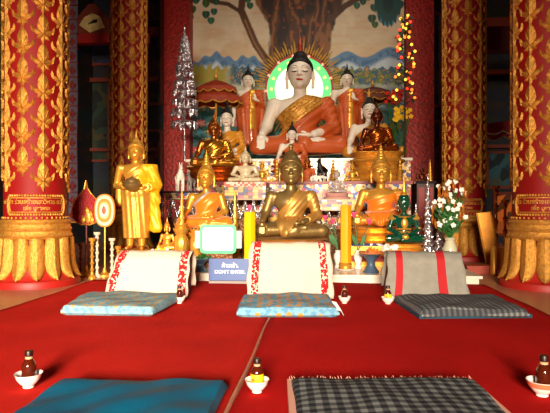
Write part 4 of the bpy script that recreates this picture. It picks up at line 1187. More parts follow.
def candle(px, pyb, pyt, wpx, Y, m, label, top=None):
    c = on_y(px, pyb, Y); c.z = PZ; k = m_per_px(Y); h = (206.5 - pyt) * k + CH - PZ; r = wpx * k / 2
    t = thing('large_candle', label, 'candle', c)
    b = MB(); b.lathe([(r * 1.02, .02), (r * .97, h * .3), (r * 1.0, h * .6), (r * .98, h * .97), (r * .8, h), (r * .3, h * .985)], 10, None, mod=lambda k_, a: 1 + .06 * math.cos(5 * a)); part('wax', b, m, t)
    b = MB(); b.lathe([(r * 1.15, .018), (r * 1.2, .03), (r * 1.1, .05), (r * 1.25, .07), (r * 1.05, .09)], 20); part('gilt_holder', b, GOLDS, t)
    b = MB(); b.lathe([(r * 1.2, 0), (r * 1.5, .004), (r * 1.75, .016), (r * 1.7, .02), (r * 1.1, .014)], 28); part('saucer', b, PORC, t)
    b = MB(); b.tube([(0, 0, h * .98), (.004, 0, h + .02)], .003, 5); part('wick', b, BLACK, t)
    if top:
        b = MB()
        for kk in range(8): a = kk * PI / 4; b.leaf((0, 0, h), (.025 * math.cos(a), .025 * math.sin(a), h + .085), .035, .006, (math.cos(a), math.sin(a), .2), 4)
        part('lotus_bud', b, PINK, t)
    return t
candle(249.5, 270, 212, 11, 6.4, WAXY, 'thick lemon-yellow candle with a pink bud, left of the bronze central Buddha', True)
candle(345.5, 268, 205, 11, 6.42, WAXO, 'thick amber candle in a white saucer, right of the bronze central Buddha')

# ---------------------------------------------------------------- trays on stands
def tray(px, pyt, pyb, wpx, Y, m, label, fill=None, fm=None, rimm=None):
    c = on_y(px, pyb, Y); zt = on_y(px, pyt, Y).z; c.z = PZ; h = zt - PZ; r = wpx * m_per_px(Y) / 2
    t = thing('pedestal_tray', label, 'tray', c)
    b = MB(); b.lathe([(r * .62, 0), (r * .66, .01), (r * .5, h * .18), (r * .34, h * .35), (r * .32, h * .55), (r * .6, h * .8), (r * .98, h * .93), (r, h), (r * .9, h * .99), (r * .5, h * .9)], 30); part('stand', b, m, t)
    if rimm: b = MB(); b.lathe([(r * .99, h * .93), (r * 1.03, h * .98), (r * 1.0, h * 1.02), (r * .9, h * 1.0)], 30); part('rim', b, rimm, t)
    if fill:
        b = MB(); rn = random.Random(px)
        for i in range(34): a = rn.uniform(0, 2 * PI); q = rn.uniform(0, r * .8); p_ = (q * math.cos(a), q * math.sin(a), h * .95); b.leaf(p_, (p_[0] + rn.uniform(-.05, .05), p_[1] + rn.uniform(-.05, .05), h + rn.uniform(.01, .06)), .03, .004, (0, 0, 1), 3)
        o = part(fill, b, fm, t); o['kind'] = 'stuff'
    return t, r, h
SLATE = mat('slate_blue', (70, 92, 118), .4, 0, coat=.3)
tray(371, 252, 272, 24, 6.2, SLATE, 'slate blue pedestal tray with orange offerings beside the amber candle', 'orange_offerings', SATIN, mat('tray_rim', (190, 110, 60), .5))
tray(200, 258, 277, 25, 6.18, SLATE, 'slate blue pedestal tray with green leaves behind the sign', 'green_leaves', GREEN)

# ---------------------------------------------------------------- offering cones, spires
def cone_tree(name, label, px, pyb, pyt, wpx, Y, m, rings=9, zbase=None, cat='ornament', n=20, group=None, leafy=False, sw=.12):
    c = on_y(px, pyb, Y); k = m_per_px(Y); h = (pyb - pyt) * k; r = wpx * k / 2
    if zbase is not None: h += c.z - zbase; c.z = zbase
    prof = []
    for i in range(rings):
        f = i / rings; rr = r * (1 - f) ** .85 + .008; prof += [(rr * .82, h * f * .93), (rr, h * (f + .25 / rings) * .93), (rr * .78, h * (f + .6 / rings) * .93)]
    prof.append((.004, h))
    b = MB(); b.lathe(prof, n * 2, None, mod=lambda k_, a: 1 + sw * math.cos(n / 2 * a) * (k_ % 3 == 1))
    return single(name, b, m, label, cat, group, loc=c)
cone_tree('offering_cone', 'slim golden offering cone between the standing statue and the left golden Buddha', 182, 258, 190, 11, 6.76, GOLD, 9, PZ)
cone_tree('offering_cone', 'dark red offering cone behind the slim golden cone', 165, 252, 192, 9, 7.3, mat('red_gold', (150, 50, 24), .4, .4), 8, PZ)
cone_tree('golden_spire', 'small golden spire between the left golden Buddha and the pale stone statue', 235, 246, 190, 11, 7.6, GOLDS, 8, PZ)
cone_tree('golden_spire', 'golden spire with white ledge behind the lemon-yellow candle', 262, 246, 205, 8, 7.55, GOLD, 6, PZ)
cone_tree('silver_cone', 'tall silver foil cone right of the small green statue', 428, 255, 176, 12, 6.75, SILVER, 12, PZ, sw=.2)
cone_tree('silver_cone', 'short silver foil cone between the tall one and the flower vase', 440, 256, 212, 14, 7.0, SILVER, 7, PZ, sw=.25)
cone_tree('silver_cone', 'low silver foil cone directly behind the grey striped backrest', 416, 256, 205, 8, 6.7, SILVER, 7, PZ, sw=.25)
def pot_tower(px, pyb, pyt, wpx, Y, label):
    c = on_y(px, pyb, Y); zt = on_y(px, pyt, Y).z; c.z = PZ; h = zt - PZ; r = wpx * m_per_px(Y) / 2
    t = thing('golden_urn', label, 'urn', c)
    b = MB(); b.lathe([(r * .8, 0), (r * .85, .02), (r * .55, h * .12), (r * .5, h * .25), (r * .9, h * .42), (r, h * .55), (r * .85, h * .68), (r * .6, h * .74), (r * .95, h * .84), (r * 1.0, h * .88), (r * .7, h * .9)], 30, mod=lambda k_, a: 1 + .04 * math.cos(12 * a)); part('vessel', b, GOLD, t)
    b = MB()
    for k in range(12): a = 2 * PI * k / 12; b.leaf((r * .6 * math.cos(a), r * .6 * math.sin(a), h * .86), (r * .9 * math.cos(a), r * .9 * math.sin(a), h), r * .45, .006, (math.cos(a), math.sin(a), .2), 4)
    part('leaf_crown', b, GOLDS, t)
pot_tower(181, 262, 223, 16, 6.5, 'golden urn with a leaf crown in front of the slim golden cone')
pot_tower(196, 258, 228, 18, 6.75, 'golden urn with a leaf crown at the left knee of the satin-wrapped left Buddha')
p = on_y(167, 250, 6.75)
seated('seated_buddha', 'tiny golden Buddha on a dark tray left of the golden urns', (p.x, p.y, p.z), 20 * m_per_px(6.75), GOLDS, None, None, (), GOLDS, hscale=1.3)
pedestal((p.x, p.y, p.z), PZ, .3, .26, GOLD, 'golden lotus foot under the tiny golden Buddha', tiers=2)

def bouquet(px, pyb, pyt, wpx, Y, label, cols, nst=30, vase=None, seed=1, zb=None, name='flower_vase', vh=.3, stemh=1., leafc=GREEN, vr=.08):
    c = on_y(px, pyb, Y); k = m_per_px(Y); h = (pyb - pyt) * k; r = wpx * k / 2
    if zb is not None: h += c.z - zb; c.z = zb
    t = thing(name, label, 'flowers', c); rn = random.Random(seed)
    vH = h * vh
    b = MB(); b.lathe([(vr * .6, 0), (vr * .65, .01), (vr * .5, vH * .15), (vr, vH * .5), (vr * .9, vH * .7), (vr * .55, vH * .9), (vr * .75, vH), (vr * .5, vH * .98)], 24); part('vase', b, vase or GOLD, t)
    st, lf_ = MB(), MB(); fl = {}
    for i in range(nst):
        a = rn.uniform(0, 2 * PI); q = r * math.sqrt(rn.uniform(.02, 1)); hh = vH + (h - vH) * rn.uniform(.25, 1) * (1 - .35 * (q / r) ** 2)
        tip = Vector((q * math.cos(a), q * math.sin(a) * .7, hh)); b0 = Vector((0, 0, vH * .9)); md_ = b0.lerp(tip, .5) + Vector((0, 0, .04))
        st.tube([b0, md_, tip], .003, 4)
        for j in range(3):
            p_ = b0.lerp(tip, .35 + .2 * j); aa = rn.uniform(0, 6.3); lf_.leaf(p_, p_ + Vector((.06 * math.cos(aa), .06 * math.sin(aa), .05)), .022, .003, (0, -1, .4), 3)
        m = cols[i % len(cols)]; fb = fl.setdefault(m.name, (m, MB()))[1]
        if 'petal' in m.name:
            for j in range(5): aa = 2 * PI * j / 5 + rn.random(); fb.leaf(tip, tip + Vector((.033 * math.cos(aa), -.015, .033 * math.sin(aa))), .03, .005, (0, -1, .1), 3)
        else:
            fb.leaf(tip - Vector((0, 0, .05)), tip + Vector((rn.uniform(-.02, .02), 0, .08)), .03, .005, (0, -1, 0), 4)
    part('stems', st, leafc, t)['kind'] = 'stuff'; part('leaves', lf_, leafc, t)['kind'] = 'stuff'
    for m, fb in fl.values(): part('blossoms' if 'petal' in m.name else 'gilt_sprays', fb, m, t)['kind'] = 'stuff'
    return t
GILTL = mat('gilt_spray', (206, 120, 40), .35, .6)
bouquet(450, 262, 176, 36, 6.5, 'tall vase of white flowers and gilt sprays before the right rear column', [WPETAL, GILTL, WPETAL, GILTL], 74, mat('ivory_vase', (206, 200, 170), .3, coat=.5), 3, PZ, vh=.34, vr=.09)
def lotus_stems(px, pyb, heads, Y, label, m, zb=PZ, name='lotus_vase'):
    c = on_y(px, pyb, Y); c.z = zb
    t = thing(name, label, 'flowers', c)
    b = MB(); b.lathe([(.04, 0), (.045, .01), (.03, .05), (.055, .13), (.05, .17), (.03, .2), (.04, .22)], 20); part('vase', b, PORC, t)
    for (hx, hy) in heads:
        p_ = on_y(hx, hy, Y) - c
        b = MB(); b.tube([(0, 0, .2), (p_.x * .45, 0, .2 + (p_.z - .2) * .6), (p_.x, 0, p_.z)], .006, 6); s_ = part('stem', b, GREEN, t)
        b = MB()
        for j in range(8): a = j * PI / 4; b.leaf(p_, p_ + Vector((.035 * math.cos(a), .035 * math.sin(a), .075)), .04, .006, (math.cos(a), math.sin(a), .2), 4)
        part('blossom', b, m, s_)
        b = MB(); b.leaf((p_.x * .3, -.01, .28), (p_.x * .3 + (.06 if p_.x > 0 else -.06), -.02, .42), .05, .004, (0, -1, 0), 4); part('leaf', b, GREEN, s_)
lotus_stems(338, 266, ((325, 221), (333, 224)), 6.6, 'pink lotus blossoms left of the amber candle', PINK)
lotus_stems(358, 266, ((354, 218), (369, 225)), 6.6, 'pink lotus blossoms right of the amber candle', PINK)
def garland(px, py, wpx, Y, label, cols, seed, zb=None, n=40, hf=.6):
    c = on_y(px, py, Y); r = wpx * m_per_px(Y) / 2; t = thing('flower_cluster', label, 'flowers', c if zb is None else (c.x, c.y, zb)); rn = random.Random(seed)
    z0 = 0 if zb is None else c.z - zb
    if zb is not None:
        b = MB(); b.lathe([(r * .5, 0), (r * .55, .01), (r * .25, z0 * .3), (r * .3, z0 * .7), (r * .8, z0), (r * .4, z0 + .01)], 20); part('holder', b, GOLD, t)
    for m in cols:
        b = MB()
        for i in range(n // len(cols)):
            a = rn.uniform(0, 6.28); q = r * math.sqrt(rn.random()); p_ = Vector((q * math.cos(a), q * math.sin(a) * .6, z0 + r * hf * rn.random()))
            for j in range(5): aa = 2 * PI * j / 5 + i; b.leaf(p_, p_ + Vector((.024 * math.cos(aa), -.012, .024 * math.sin(aa))), .024, .005, (0, -1, .1), 3)
        part('blossoms', b, m, t)['kind'] = 'stuff'
YPET = mat('yellow_petal', (250, 200, 40), .5)
garland(228, 236, 18, 6.68, 'pink, yellow and white flowers behind the corner of the green-framed card', [PINK, YPET, WPETAL], 2, PZ)
garland(390, 250, 15, 6.12, 'pale flowers left of the small green statue', [WPETAL, mat('blush_petal', (230, 190, 180), .5)], 4, PZ)
garland(160, 255, 20, 6.55, 'white and yellow flowers at the foot of the tiny golden Buddha', [WPETAL, YPET], 5, PZ)
garland(318, 181, 16, 8.9, 'white flowers left of the crystal Buddha on the middle altar tier', [WPETAL], 6, None, 30)
garland(272, 181, 12, 8.9, 'yellow and white flowers left of the central bronze head on the middle tier', [YPET, WPETAL], 7, None, 30)

# ---------------------------------------------------------------- small green statue with gilt ornaments
p = on_y(404, 243, 6.4)
t = seated('seated_buddha', 'small emerald green Buddha with gilt crown and ornaments', p, 38 * m_per_px(6.4), EMERALD, None, None, (), mat('emerald', (0, 0, 0)), GOLDS, sam=True, hscale=1.15)
b = MB(); b.lathe([(.125, .90), (.14, .92), (.12, .95), (.125, .97), (.10, 1.0), (.105, 1.02), (.08, 1.05), (.085, 1.07), (.055, 1.12), (.058, 1.14), (.03, 1.22), (.032, 1.24), (.012, 1.38), (.003, 1.55)], 24); part('crown', b, GOLDS, t)
b = MB()
for q in (-1, 1):
    b.lathe([(.09, .50), (.10, .53), (.075, .56), (.04, .60), (.005, .66)], 16, Matrix.Translation((q * .31, .03, 0)))
b.lathe([(.12, .585), (.15, .57), (.13, .55)], 24, None, 1.2, .9)
for z in (.2, .27): b.lathe([(.18, z), (.2, z + .02), (.18, z + .04)], 24, Matrix.Translation((0, .03, 0)), 1, .85)
for q in (-1, 1): b.ball((q * .375, .02, .31), (.07, .07, .03)); b.ball((q * .42, -.12, .09), (.10, .10, .03))
b.ball((0, -.11, .42), (.09, .04, .12)); b.ball((0, -.28, .12), (.09, .05, .06)); part('gilt_ornaments', b, GOLDS, t)['kind'] = 'stuff'
pedestal(p, PZ, .45, .34, GOLD, 'gilt jewelled base under the small emerald green Buddha', loty=False, m2=mat('jewel_band', (206, 120, 60), .3, .5, 'voronoi', 40, .8))

# ---------------------------------------------------------------- fans on poles
c = on_y(86, 276, 6.5); zc = on_y(82, 224, 6.5).z
t = thing('ceremonial_fan', 'dark red leaf-shaped ceremonial fan on a pole beside the left column', 'fan', (c.x, c.y, 0))
k = m_per_px(6.5)
L = [(0, 45), (2, 36), (6, 31), (12, 24), (15, 15), (14, 6), (9, 1), (4, -1), (0, 0)]
o_ = [(x * k, z * k + zc) for x, z in L] + [(-x * k, z * k + zc) for x, z in L[-2:0:-1]]
b = MB(); b.prism(o_, 0, .02); bl = part('blade', b, mat('fan_red', (150, 12, 18), .5, 0, 'voronoi', 60, .5), t, False)
b = MB()
for (x, z, s_) in ((2, 4, 9), (-3, 3, 6), (6, 3, 6), (1, 12, 6), (5, 9, 5)): b.leaf((x * k, -.006, (z - 3) * k + zc), (x * k, -.006, (z + s_) * k + zc), s_ * .8 * k, .012, (0, -1, 0), 4)
b.tube([(x, -.002, z) for x, z in o_[::1]] + [(o_[0][0], -.002, o_[0][1])], .008, 5)
part('gilt_embroidery', b, GOLDS, bl)
b = MB(); b.tube([(0, .01, 0), (0, .01, zc + .02)], .013, 8); part('pole', b, mat('pole_red', (120, 20, 16), .4), t)
b = MB(); b.lathe([(.12, 0), (.12, .02), (.03, .05), (.02, .12)], 20); part('foot', b, GOLD, t)
c = on_y(104.5, 274, 6.4); zc = on_y(103, 210.5, 6.4).z; k = m_per_px(6.4)
t = thing('ceremonial_fan', 'oval orange and white ceremonial fan on a thin pole before the red one', 'fan', (c.x, c.y, 0))
def oval(rx, rz, n=40): return [(rx * k * math.copysign(abs(math.cos(2 * PI * i / n)) ** .85, math.cos(2 * PI * i / n)), zc + rz * k * math.copysign(abs(math.sin(2 * PI * i / n)) ** .85, math.sin(2 * PI * i / n))) for i in range(n)]
b = MB(); b.prism(oval(11, 17), 0, .02); bl = part('blade', b, mat('fan_orange', (206, 120, 34), .6), t, False)
for i, (rx, rz, col) in enumerate(((9.6, 15.5, (232, 206, 170)), (7.6, 12.2, (216, 130, 40)), (5.4, 8.8, (224, 176, 120)), (4.2, 6.8, (236, 214, 190)))):
    b = MB(); b.prism(oval(rx, rz), -.004 * (i + 1), -.004 * i); part('ring', b, mat('fan_ring_%s' % 'abcd'[i], col, .6), bl, False)
b = MB(); b.leaf((0, -.02, zc - 4 * k), (0, -.02, zc + 5 * k), 4.5 * k, .008, (0, -1, 0), 5); part('emblem', b, mat('emblem_pink', (216, 90, 70), .6), bl)
b = MB(); b.tube([(0, .01, 0), (0, .01, zc)], .010, 8); part('pole', b, GOLD, t)
b = MB(); b.lathe([(.1, 0), (.1, .02), (.03, .05), (.015, .1)], 20); part('foot', b, GOLD, t)
# candle stands, glass and brass, left of the left backrest
def stand(px, pyb, pyt, wpx, Y, m, label, zb=0, group=None, cat='candle stand', name='candle_stand'):
    c = on_y(px, pyb, Y); zt = on_y(px, pyt, Y).z; h = zt - zb; r = wpx * m_per_px(Y) / 2
    b = MB(); pr = [(r, 0), (r, .02), (r * .4, .05)]
    n = 5
    for i in range(n): z = .05 + (h - .1) * (i + 1) / n; pr += [(r * .3, z - (h - .1) / n * .5), (r * .6, z - (h - .1) / n * .2), (r * .3, z)]
    pr += [(r * .8, h - .03), (r * .9, h), (r * .5, h)]
    b.lathe(pr, 18); return single(name, b, m, label, cat, group, loc=(c.x, c.y, zb))
PEARL = mat('pearl_glass', (236, 216, 190), .15, .2, coat=1)
for i, (px, pt, wp, m, la) in enumerate(((92, 238, 8, GOLDS, 'brass candle stand in front of the red fan pole'), (97, 232, 8, PEARL, 'pearly glass candle stand left of the oval fan pole'),
                                  (112, 238, 8, PEARL, 'pearly glass candle stand right of the oval fan pole'), (118, 246, 7, GOLDS, 'brass candle stand at the edge of the left cream backrest'),
                                  (81, 243, 8, mat('dark_brass', (120, 76, 34), .35, .7), 'dark brass candle stand left of the red fan pole'))):
    stand(px, 276, pt, wp, 6.15 + .12 * (i % 3), m, la)
# ---------------------------------------------------------------- parasols
def parasol(px, pyt, pyb, wpx, Y, label, zb, pole_b, m, fin=GOLD):
    c = on_y(px, 100, Y); k = m_per_px(Y); r = wpx * k / 2; zt = on_y(px, pyt, Y).z; zl = on_y(px, pyb, Y).z; h = zt - zl
    t = thing('parasol', label, 'parasol', (c.x, c.y, zb)); z_ = zl - zb
    def up(z0, rr, hh, nm, mm):
        n = 48; b = MB(); vs = []
        pr = [(rr, z0), (rr * .97, z0 + hh * .28), (rr * .6, z0 + hh * .62), (rr * .2, z0 + hh * .92), (.01, z0 + hh), (.01, z0 + hh - .02), (rr * .58, z0 + hh * .55), (rr * .94, z0 + hh * .2)]
        for q, (a_, b__) in enumerate(pr):
            for i in range(n):
                an = 2 * PI * i / n; dz = -.05 * abs(math.sin(an * 6)) * (q in (0, 7)); vs.append((a_ * math.cos(an), a_ * math.sin(an) * .62, b__ + dz))
        fs = [(q * n + i, q * n + (i + 1) % n, ((q + 1) % 8) * n + (i + 1) % n, ((q + 1) % 8) * n + i) for q in range(8) for i in range(n)]
        b.add(vs, fs); o = part(nm, b, mm, t)
        b = MB(); b.tube([(rr * math.cos(2 * PI * i / 96), rr * math.sin(2 * PI * i / 96) * .62, z0 - .05 * abs(math.sin(2 * PI * i / 96 * 6))) for i in range(97)], .014, 5); part('gilt_scallop', b, GOLD, o)
    up(z_ + h * .5, r * .8, h * .4, 'upper_canopy', m); up(z_ + .05, r, h * .62, 'lower_canopy', m)
    b = MB(); b.tube([(0, 0, 0), (0, 0, z_ + h * .9)], .022, 8); part('pole', b, fin, t)
    b = MB(); b.lathe([(.03, z_ + h * .92), (.05, z_ + h * .96), (.02, z_ + h * 1.0), (.03, z_ + h * 1.06), (.004, z_ + h * 1.3)], 14); part('finial', b, GOLD, t)
PRED = mat('parasol_red', (150, 52, 24), .6, .1, noise=.2)
parasol(216, 77, 105, 53, 11.15, 'scalloped red and gold parasol left of the large Buddha, above the white-faced statue in yellow', Z1, 0, PRED)
parasol(373, 85, 102, 44, 12.25, 'dark red parasol with gold finial right of the large Buddha', Z1, 0, mat('parasol_brown', (96, 40, 26), .6, noise=.2))

# ---------------------------------------------------------------- silver tree and tree of lights
c = on_y(186, 175, 10.75)
xs = c.x
t = thing('silver_leaf_tree', 'tall tiered tree of hanging silver leaves at the left edge of the mural', 'tree', (xs, 10.62, Z1)); k = m_per_px(10.62)
b = MB(); top = on_y(186, 27, 10.62).z - Z1; b.tube([(0, 0, 0), (0, 0, top)], .02, 8); part('pole', b, SILVER, t)
rn = random.Random(4)
for i, (py, r_) in enumerate(((36, 3), (42, 4.5), (49, 5.5), (56, 6.5), (64, 8), (72, 9), (81, 10), (90, 11.5), (100, 12.5), (110, 13), (122, 13))):
    z = on_y(186, py, 10.62).z - Z1; R_ = r_ * k; b = MB()
    b.lathe([(R_ * .2, z + .05), (R_, z), (R_ * .95, z - .015), (R_ * .2, z + .03)], 24)
    for j in range(int(16 + 2 * r_)):
        a = rn.uniform(0, 6.28); x_, y_ = R_ * math.cos(a), R_ * math.sin(a) * .8
        b.leaf((x_, y_, z - .01), (x_ * 1.05, y_ * 1.05, z - .01 - rn.uniform(.08, .15)), .06, .012, (math.cos(a), math.sin(a), .2), 3)
    part('leaf_tier', b, SILVER, t)
t = thing('light_tree', 'slim tree of red and yellow glowing bulbs at the right edge of the mural', 'tree', (on_y(405, 150, 10.62).x, 10.62, Z1)); k = m_per_px(10.62)
H_ = on_y(405, 12, 10.62).z - Z1
b = MB(); b.tube([(0, 0, 0), (0, 0, H_)], .018, 6)
lf2 = MB(); rn = random.Random(11); pts_ = []
for i in range(70):
    f = (i + .5) / 70; z = H_ * (.40 + .58 * f); R_ = (15 - 9 * f) * k * rn.uniform(.4, 1); a = rn.uniform(0, 6.28); p_ = Vector((R_ * math.cos(a), R_ * .8 * math.sin(a), z)); pts_.append(p_)
    b.tube([(0, 0, z - .12), p_], .005, 4)
    for j in range(3): lf2.leaf(p_, p_ + Vector((rn.uniform(-.09, .09), rn.uniform(-.05, .05), rn.uniform(-.09, .05))), .035, .004, (0, -1, .2), 3)
part('trunk', b, mat('tree_dark', (40, 24, 14), .6), t); part('leaves', lf2, mat('tree_leaf', (44, 56, 24), .5, noise=.3), t)['kind'] = 'stuff'
LED = [mat('bulb_yellow', (255, 190, 60), .4, emit=2.2), mat('bulb_red', (255, 50, 30), .4, emit=2.5), mat('bulb_orange', (255, 110, 30), .4, emit=2.5)]
for q in range(3):
    for j, p_ in enumerate(pts_[q::3]):
        if (j + q) % 2 == 0 or q == 0: 
            b = MB(); b.ball(p_ + Vector((0, -.02, 0)), .028, 8, 6); part('bulb', b, LED[q], t)
garl = None
for (px, py, m, la) in ((398, 92, mat('red_petal', (206, 40, 30), .5), 'red silk flowers at the foot of the tree of lights'), (404, 112, YPET, 'yellow silk flowers below the red ones by the tree of lights')):
    c = on_y(px, py, 10.9); tt = thing('flower_vase', la, 'flowers', (c.x + (.0), 11.45 if m is not YPET else 11.05, Z1)); b = MB(); rn = random.Random(px); hz = c.z - Z1
    for i in range(26):
        p_ = Vector((rn.uniform(-.16, .16), rn.uniform(-.08, .08), hz + rn.uniform(-.14, .14)))
        for j in range(5): aa = 2 * PI * j / 5 + i; b.leaf(p_, p_ + Vector((.05 * math.cos(aa), -.02, .05 * math.sin(aa))), .045, .01, (0, -1, .1), 3)
    part('blossoms', b, m, tt)['kind'] = 'stuff'
    b = MB()
    for i in range(9): b.tube([(0, 0, .2), (rn.uniform(-.15, .15), rn.uniform(-.05, .05), hz - .1)], .008, 4)
    part('stems', b, GREEN, tt)['kind'] = 'stuff'
    b = MB(); b.lathe([(.07, 0), (.05, .05), (.1, .2), (.06, .28), (.08, .3)], 18); part('vase', b, GOLD, tt)

# ---------------------------------------------------------------- small figures and animals
def animal(px, pyb, hpx, Y, m, label, zb, rz=0.):
    """standing four-legged figurine with raised head, looking out of the picture"""
    s = hpx * m_per_px(Y); g = Grid((-.28, -.36, -.03), (.28, .42, 1.08), .0165)
    f = g.U([g.E((0, .03, .50), (.13, .24, .14)), g.E((0, -.12, .52), (.13, .12, .16)), g.C((0, -.15, .56), (0, -.22, .80), .10, .06), g.C((0, -.22, .82), (0, -.33, .76), .065, .04),
             g.C((.03, -.17, .86), (.045, -.165, .98), .025, .01), g.C((-.03, -.17, .86), (-.045, -.165, .98), .025, .01), g.C((0, .25, .52), (0, .34, .25), .03, .025)] +
            [g.C((q * .08, -.14, .45), (q * .085, -.15, .02), .055, .035) for q in (-1, 1)] + [g.C((q * .08, .18, .47), (q * .09, .12, .27), .075, .04) for q in (-1, 1)] +
            [g.C((q * .09, .12, .27), (q * .09, .20, .16), .04, .032) for q in (-1, 1)] + [g.C((q * .09, .20, .16), (q * .09, .16, .02), .032, .035) for q in (-1, 1)], .03)
    if 'animal' not in ME: ME['animal'] = g.mesh('animal', f, None)
    c = on_y(px, pyb, Y)
    return tag(link('animal_figurine', with_mat('animal', m), None, (c.x, c.y, zb), rz, s), label, 'figurine')
animal(180, 191, 30, 8.45, WHITE, 'white standing animal figurine on the dark glass-edged side table', zh, .4)
animal(191, 191, 22, 8.5, mat('grey_stone', (120, 110, 104), .5), 'smaller grey animal figurine beside the white one on the side table', zh, -.3)
for (px, pyb, wp, Y, m, rm, la) in ((262, 182, 18, 9.0, GOLDS, None, 'small golden Buddha on the middle tier left of the central bronze head'), (307, 182, 22, 9.1, COPPER, ORANGE, 'small copper Buddha in orange robe on the middle tier behind the crystal one'),
                                   (352, 182, 16, 9.0, GOLD, None, 'small golden Buddha at the right end of the middle tier, before the gilt tiered pedestal'), (250, 182, 14, 9.3, DKBRONZE, None, 'small dark bronze Buddha on the middle tier behind the pale stone statue')):
    c = on_y(px, pyb, Y)
    seated('seated_buddha', la, (c.x, c.y - .08 if px == 352 else c.y, Z2), wp * m_per_px(Y), m, 'robe_full' if rm else None, rm, (), m)
animal(322, 182, 26, 9.25, BLACK, 'black animal figurine on the middle altar tier between the copper and crystal statues', Z2, -.5)

# ---------------------------------------------------------------- right side: cabinet, brass lamps, leaning board, banners
xa, xb = on_y(417, 0, 8.6).x, on_y(434, 0, 8.6).x; zt = on_y(420, 181, 8.6).z
t = thing('display_cabinet', 'low dark wooden display cabinet right of the altar, behind the silver cones', 'cabinet', ((xa + xb) / 2, 8.6, PZ)); hw = (xb - xa) / 2
b = MB(); b.box((-hw, 0, 0), (hw, .5, zt - PZ - .04)); part('body', b, WOODD, t, False)
b = MB(); b.box((-hw - .03, -.03, zt - PZ - .04), (hw + .03, .52, zt - PZ)); part('glass_top', b, mat('dark_glass', (0, 0, 0)), t, False)
for q in (-1, 1):
    b = MB(); b.box((min(0, q * hw) + .02, -.02, .05), (max(0, q * hw) - .02, 0, zt - PZ - .1)); dr = part('door', b, DARKRED, t, False)
    b = MB(); b.ball((q * .06, -.03, (zt - PZ) * .5), .02, 8, 6); part('knob', b, GOLD, dr)
c = on_y(422, 181, 8.85)
seated('seated_buddha', 'small dark gilt Buddha on the display cabinet right of the satin-wrapped one', (c.x, c.y, zt), 15 * m_per_px(8.85), DKBRONZE, None, None, (), DKBRONZE, hscale=.8)
cone_tree('golden_spire', 'thin golden spire on the display cabinet beside the small dark Buddha', 430, 181, 160, 4, 8.8, GOLD, 6, zt)
# leaning gilt board and brass stands by the right rear column
k = m_per_px(7.6); c = on_y(489, 262, 7.6)
t = thing('gilt_board', 'orange-gilt board leaning against the right rear column', 'board', (c.x, c.y, 0.0), -.15)
b = MB(); b.prism([(-.02, 0), (.17, 0), (.02, .78), (-.16, .76)], 0, .03); bo = part('board', b, mat('gilt_orange', (214, 134, 30), .4, .4, noise=.2), t, False)
b = MB(); b.tube([(-.02, -.005, .0), (.17, -.005, .0), (.02, -.005, .78), (-.16, -.005, .76), (-.02, -.005, 0)], .012, 5); part('gilt_edge', b, GOLDS, bo)
BRS = mat('amber_brass', (206, 120, 34), .2, .85)
stand(496, 268, 186, 8, 7.9, BRS, 'tall amber brass candle stand between the leaning board and the right column')
stand(505, 270, 200, 8, 7.5, BRS, 'shorter amber brass candle stand nearest the right foreground column')
for (px, pyt, la) in ((494, 246, 'small bright brass cylinder at the foot of the tall amber stand'), (503, 248, 'small bright brass cylinder at the foot of the shorter amber stand')):
    c = on_y(px, 272, 6.9); zz = on_y(px, pyt, 6.9).z; b = MB(); b.lathe([(.045, 0), (.05, .01), (.042, .03), (.042, zz - .02), (.05, zz), (.03, zz)], 20); single('brass_cylinder', b, GOLDS, la, 'vessel', loc=(c.x, c.y, 0))
c = on_y(478, 270, 7.1); b = MB(); b.box((-.16, -.1, 0), (.16, .1, .08)); b.box((-.17, -.11, .08), (.17, .11, .1)); single('wooden_box', b, mat('box_red', (160, 60, 40), .5), 'small reddish wooden box in front of the right rear column', 'box', loc=(c.x, c.y, 0), smooth=False)
# hanging banners
def banner(px, pyt, pyb, wpx, Y, label, m, m2, segs, slant=0., tip=GOLD):
    c = on_y(px, pyb, Y); k = m_per_px(Y); h = (pyb - pyt) * k; w_ = wpx * k
    t = thing('hanging_banner', label, 'banner', (c.x, c.y, c.z)); sg = h / segs
    M2 = Matrix.Shear('XY', 4, (slant, 0)) if False else None
    b = MB()
    for i in range(16):
        z = h * i / 16; zz = h * (i + 1) / 16; b.box((-w_ / 2 + slant * z, -.01 + .015 * math.sin(i), z), (w_ / 2 + slant * z, .015 + .015 * math.sin(i), zz + .002))
    part('cloth', b, m, t, False)
    for i in range(segs):
        z = sg * (i + .5); x_ = slant * z; b = MB()
        b.leaf((x_, -.03, z - sg * .3), (x_, -.03, z + sg * .35), w_ * .5, .012, (0, -1, 0), 4)
        for q in (-1, 1): b.leaf((x_, -.03, z - sg * .15), (x_ + q * w_ * .42, -.03, z + sg * .1), w_ * .3, .01, (0, -1, 0), 3)
        b.box((x_ - w_ * .55, -.03, z - sg * .46), (x_ + w_ * .55, .03, z - sg * .38)); part('figure_panel', b, m2, t)
    b = MB(); b.tube([(-w_ * .6 + slant * h, 0, h), (w_ * .6 + slant * h, 0, h)], .02, 6); part('rod', b, tip, t)
    b = MB(); b.tube([(-w_ * .6, 0, 0), (w_ * .6, 0, 0)], .018, 6); part('rod', b, tip, t)
    b = MB(); b.tube([(slant * h, 0, h), (slant * h, 0, 6.58 - c.z)], .004, 4); part('cord', b, BLACK, t)
banner(73, -30, 222, 9.5, 9.3, 'lilac hanging banner with red figures behind the left foreground column', mat('lilac_cloth', (92, 76, 90), .8), mat('banner_red', (110, 14, 14), .7), 17)
banner(514, 4, 124, 5.5, 8.2, 'narrow silver-grey woven banner hanging by the right foreground column', mat('grey_weave', (120, 100, 88), .5, .2, 'wave', 60, .5), mat('weave_gold', (170, 140, 60), .4, .4), 12, slant=.05)
c = on_y(503, 134, 9.4)
t = thing('scalloped_valance', 'red valance with a beaded scalloped edge hanging between the two right columns', 'valance', (c.x, c.y, c.z))
k = m_per_px(9.4); b = MB(); n = 24
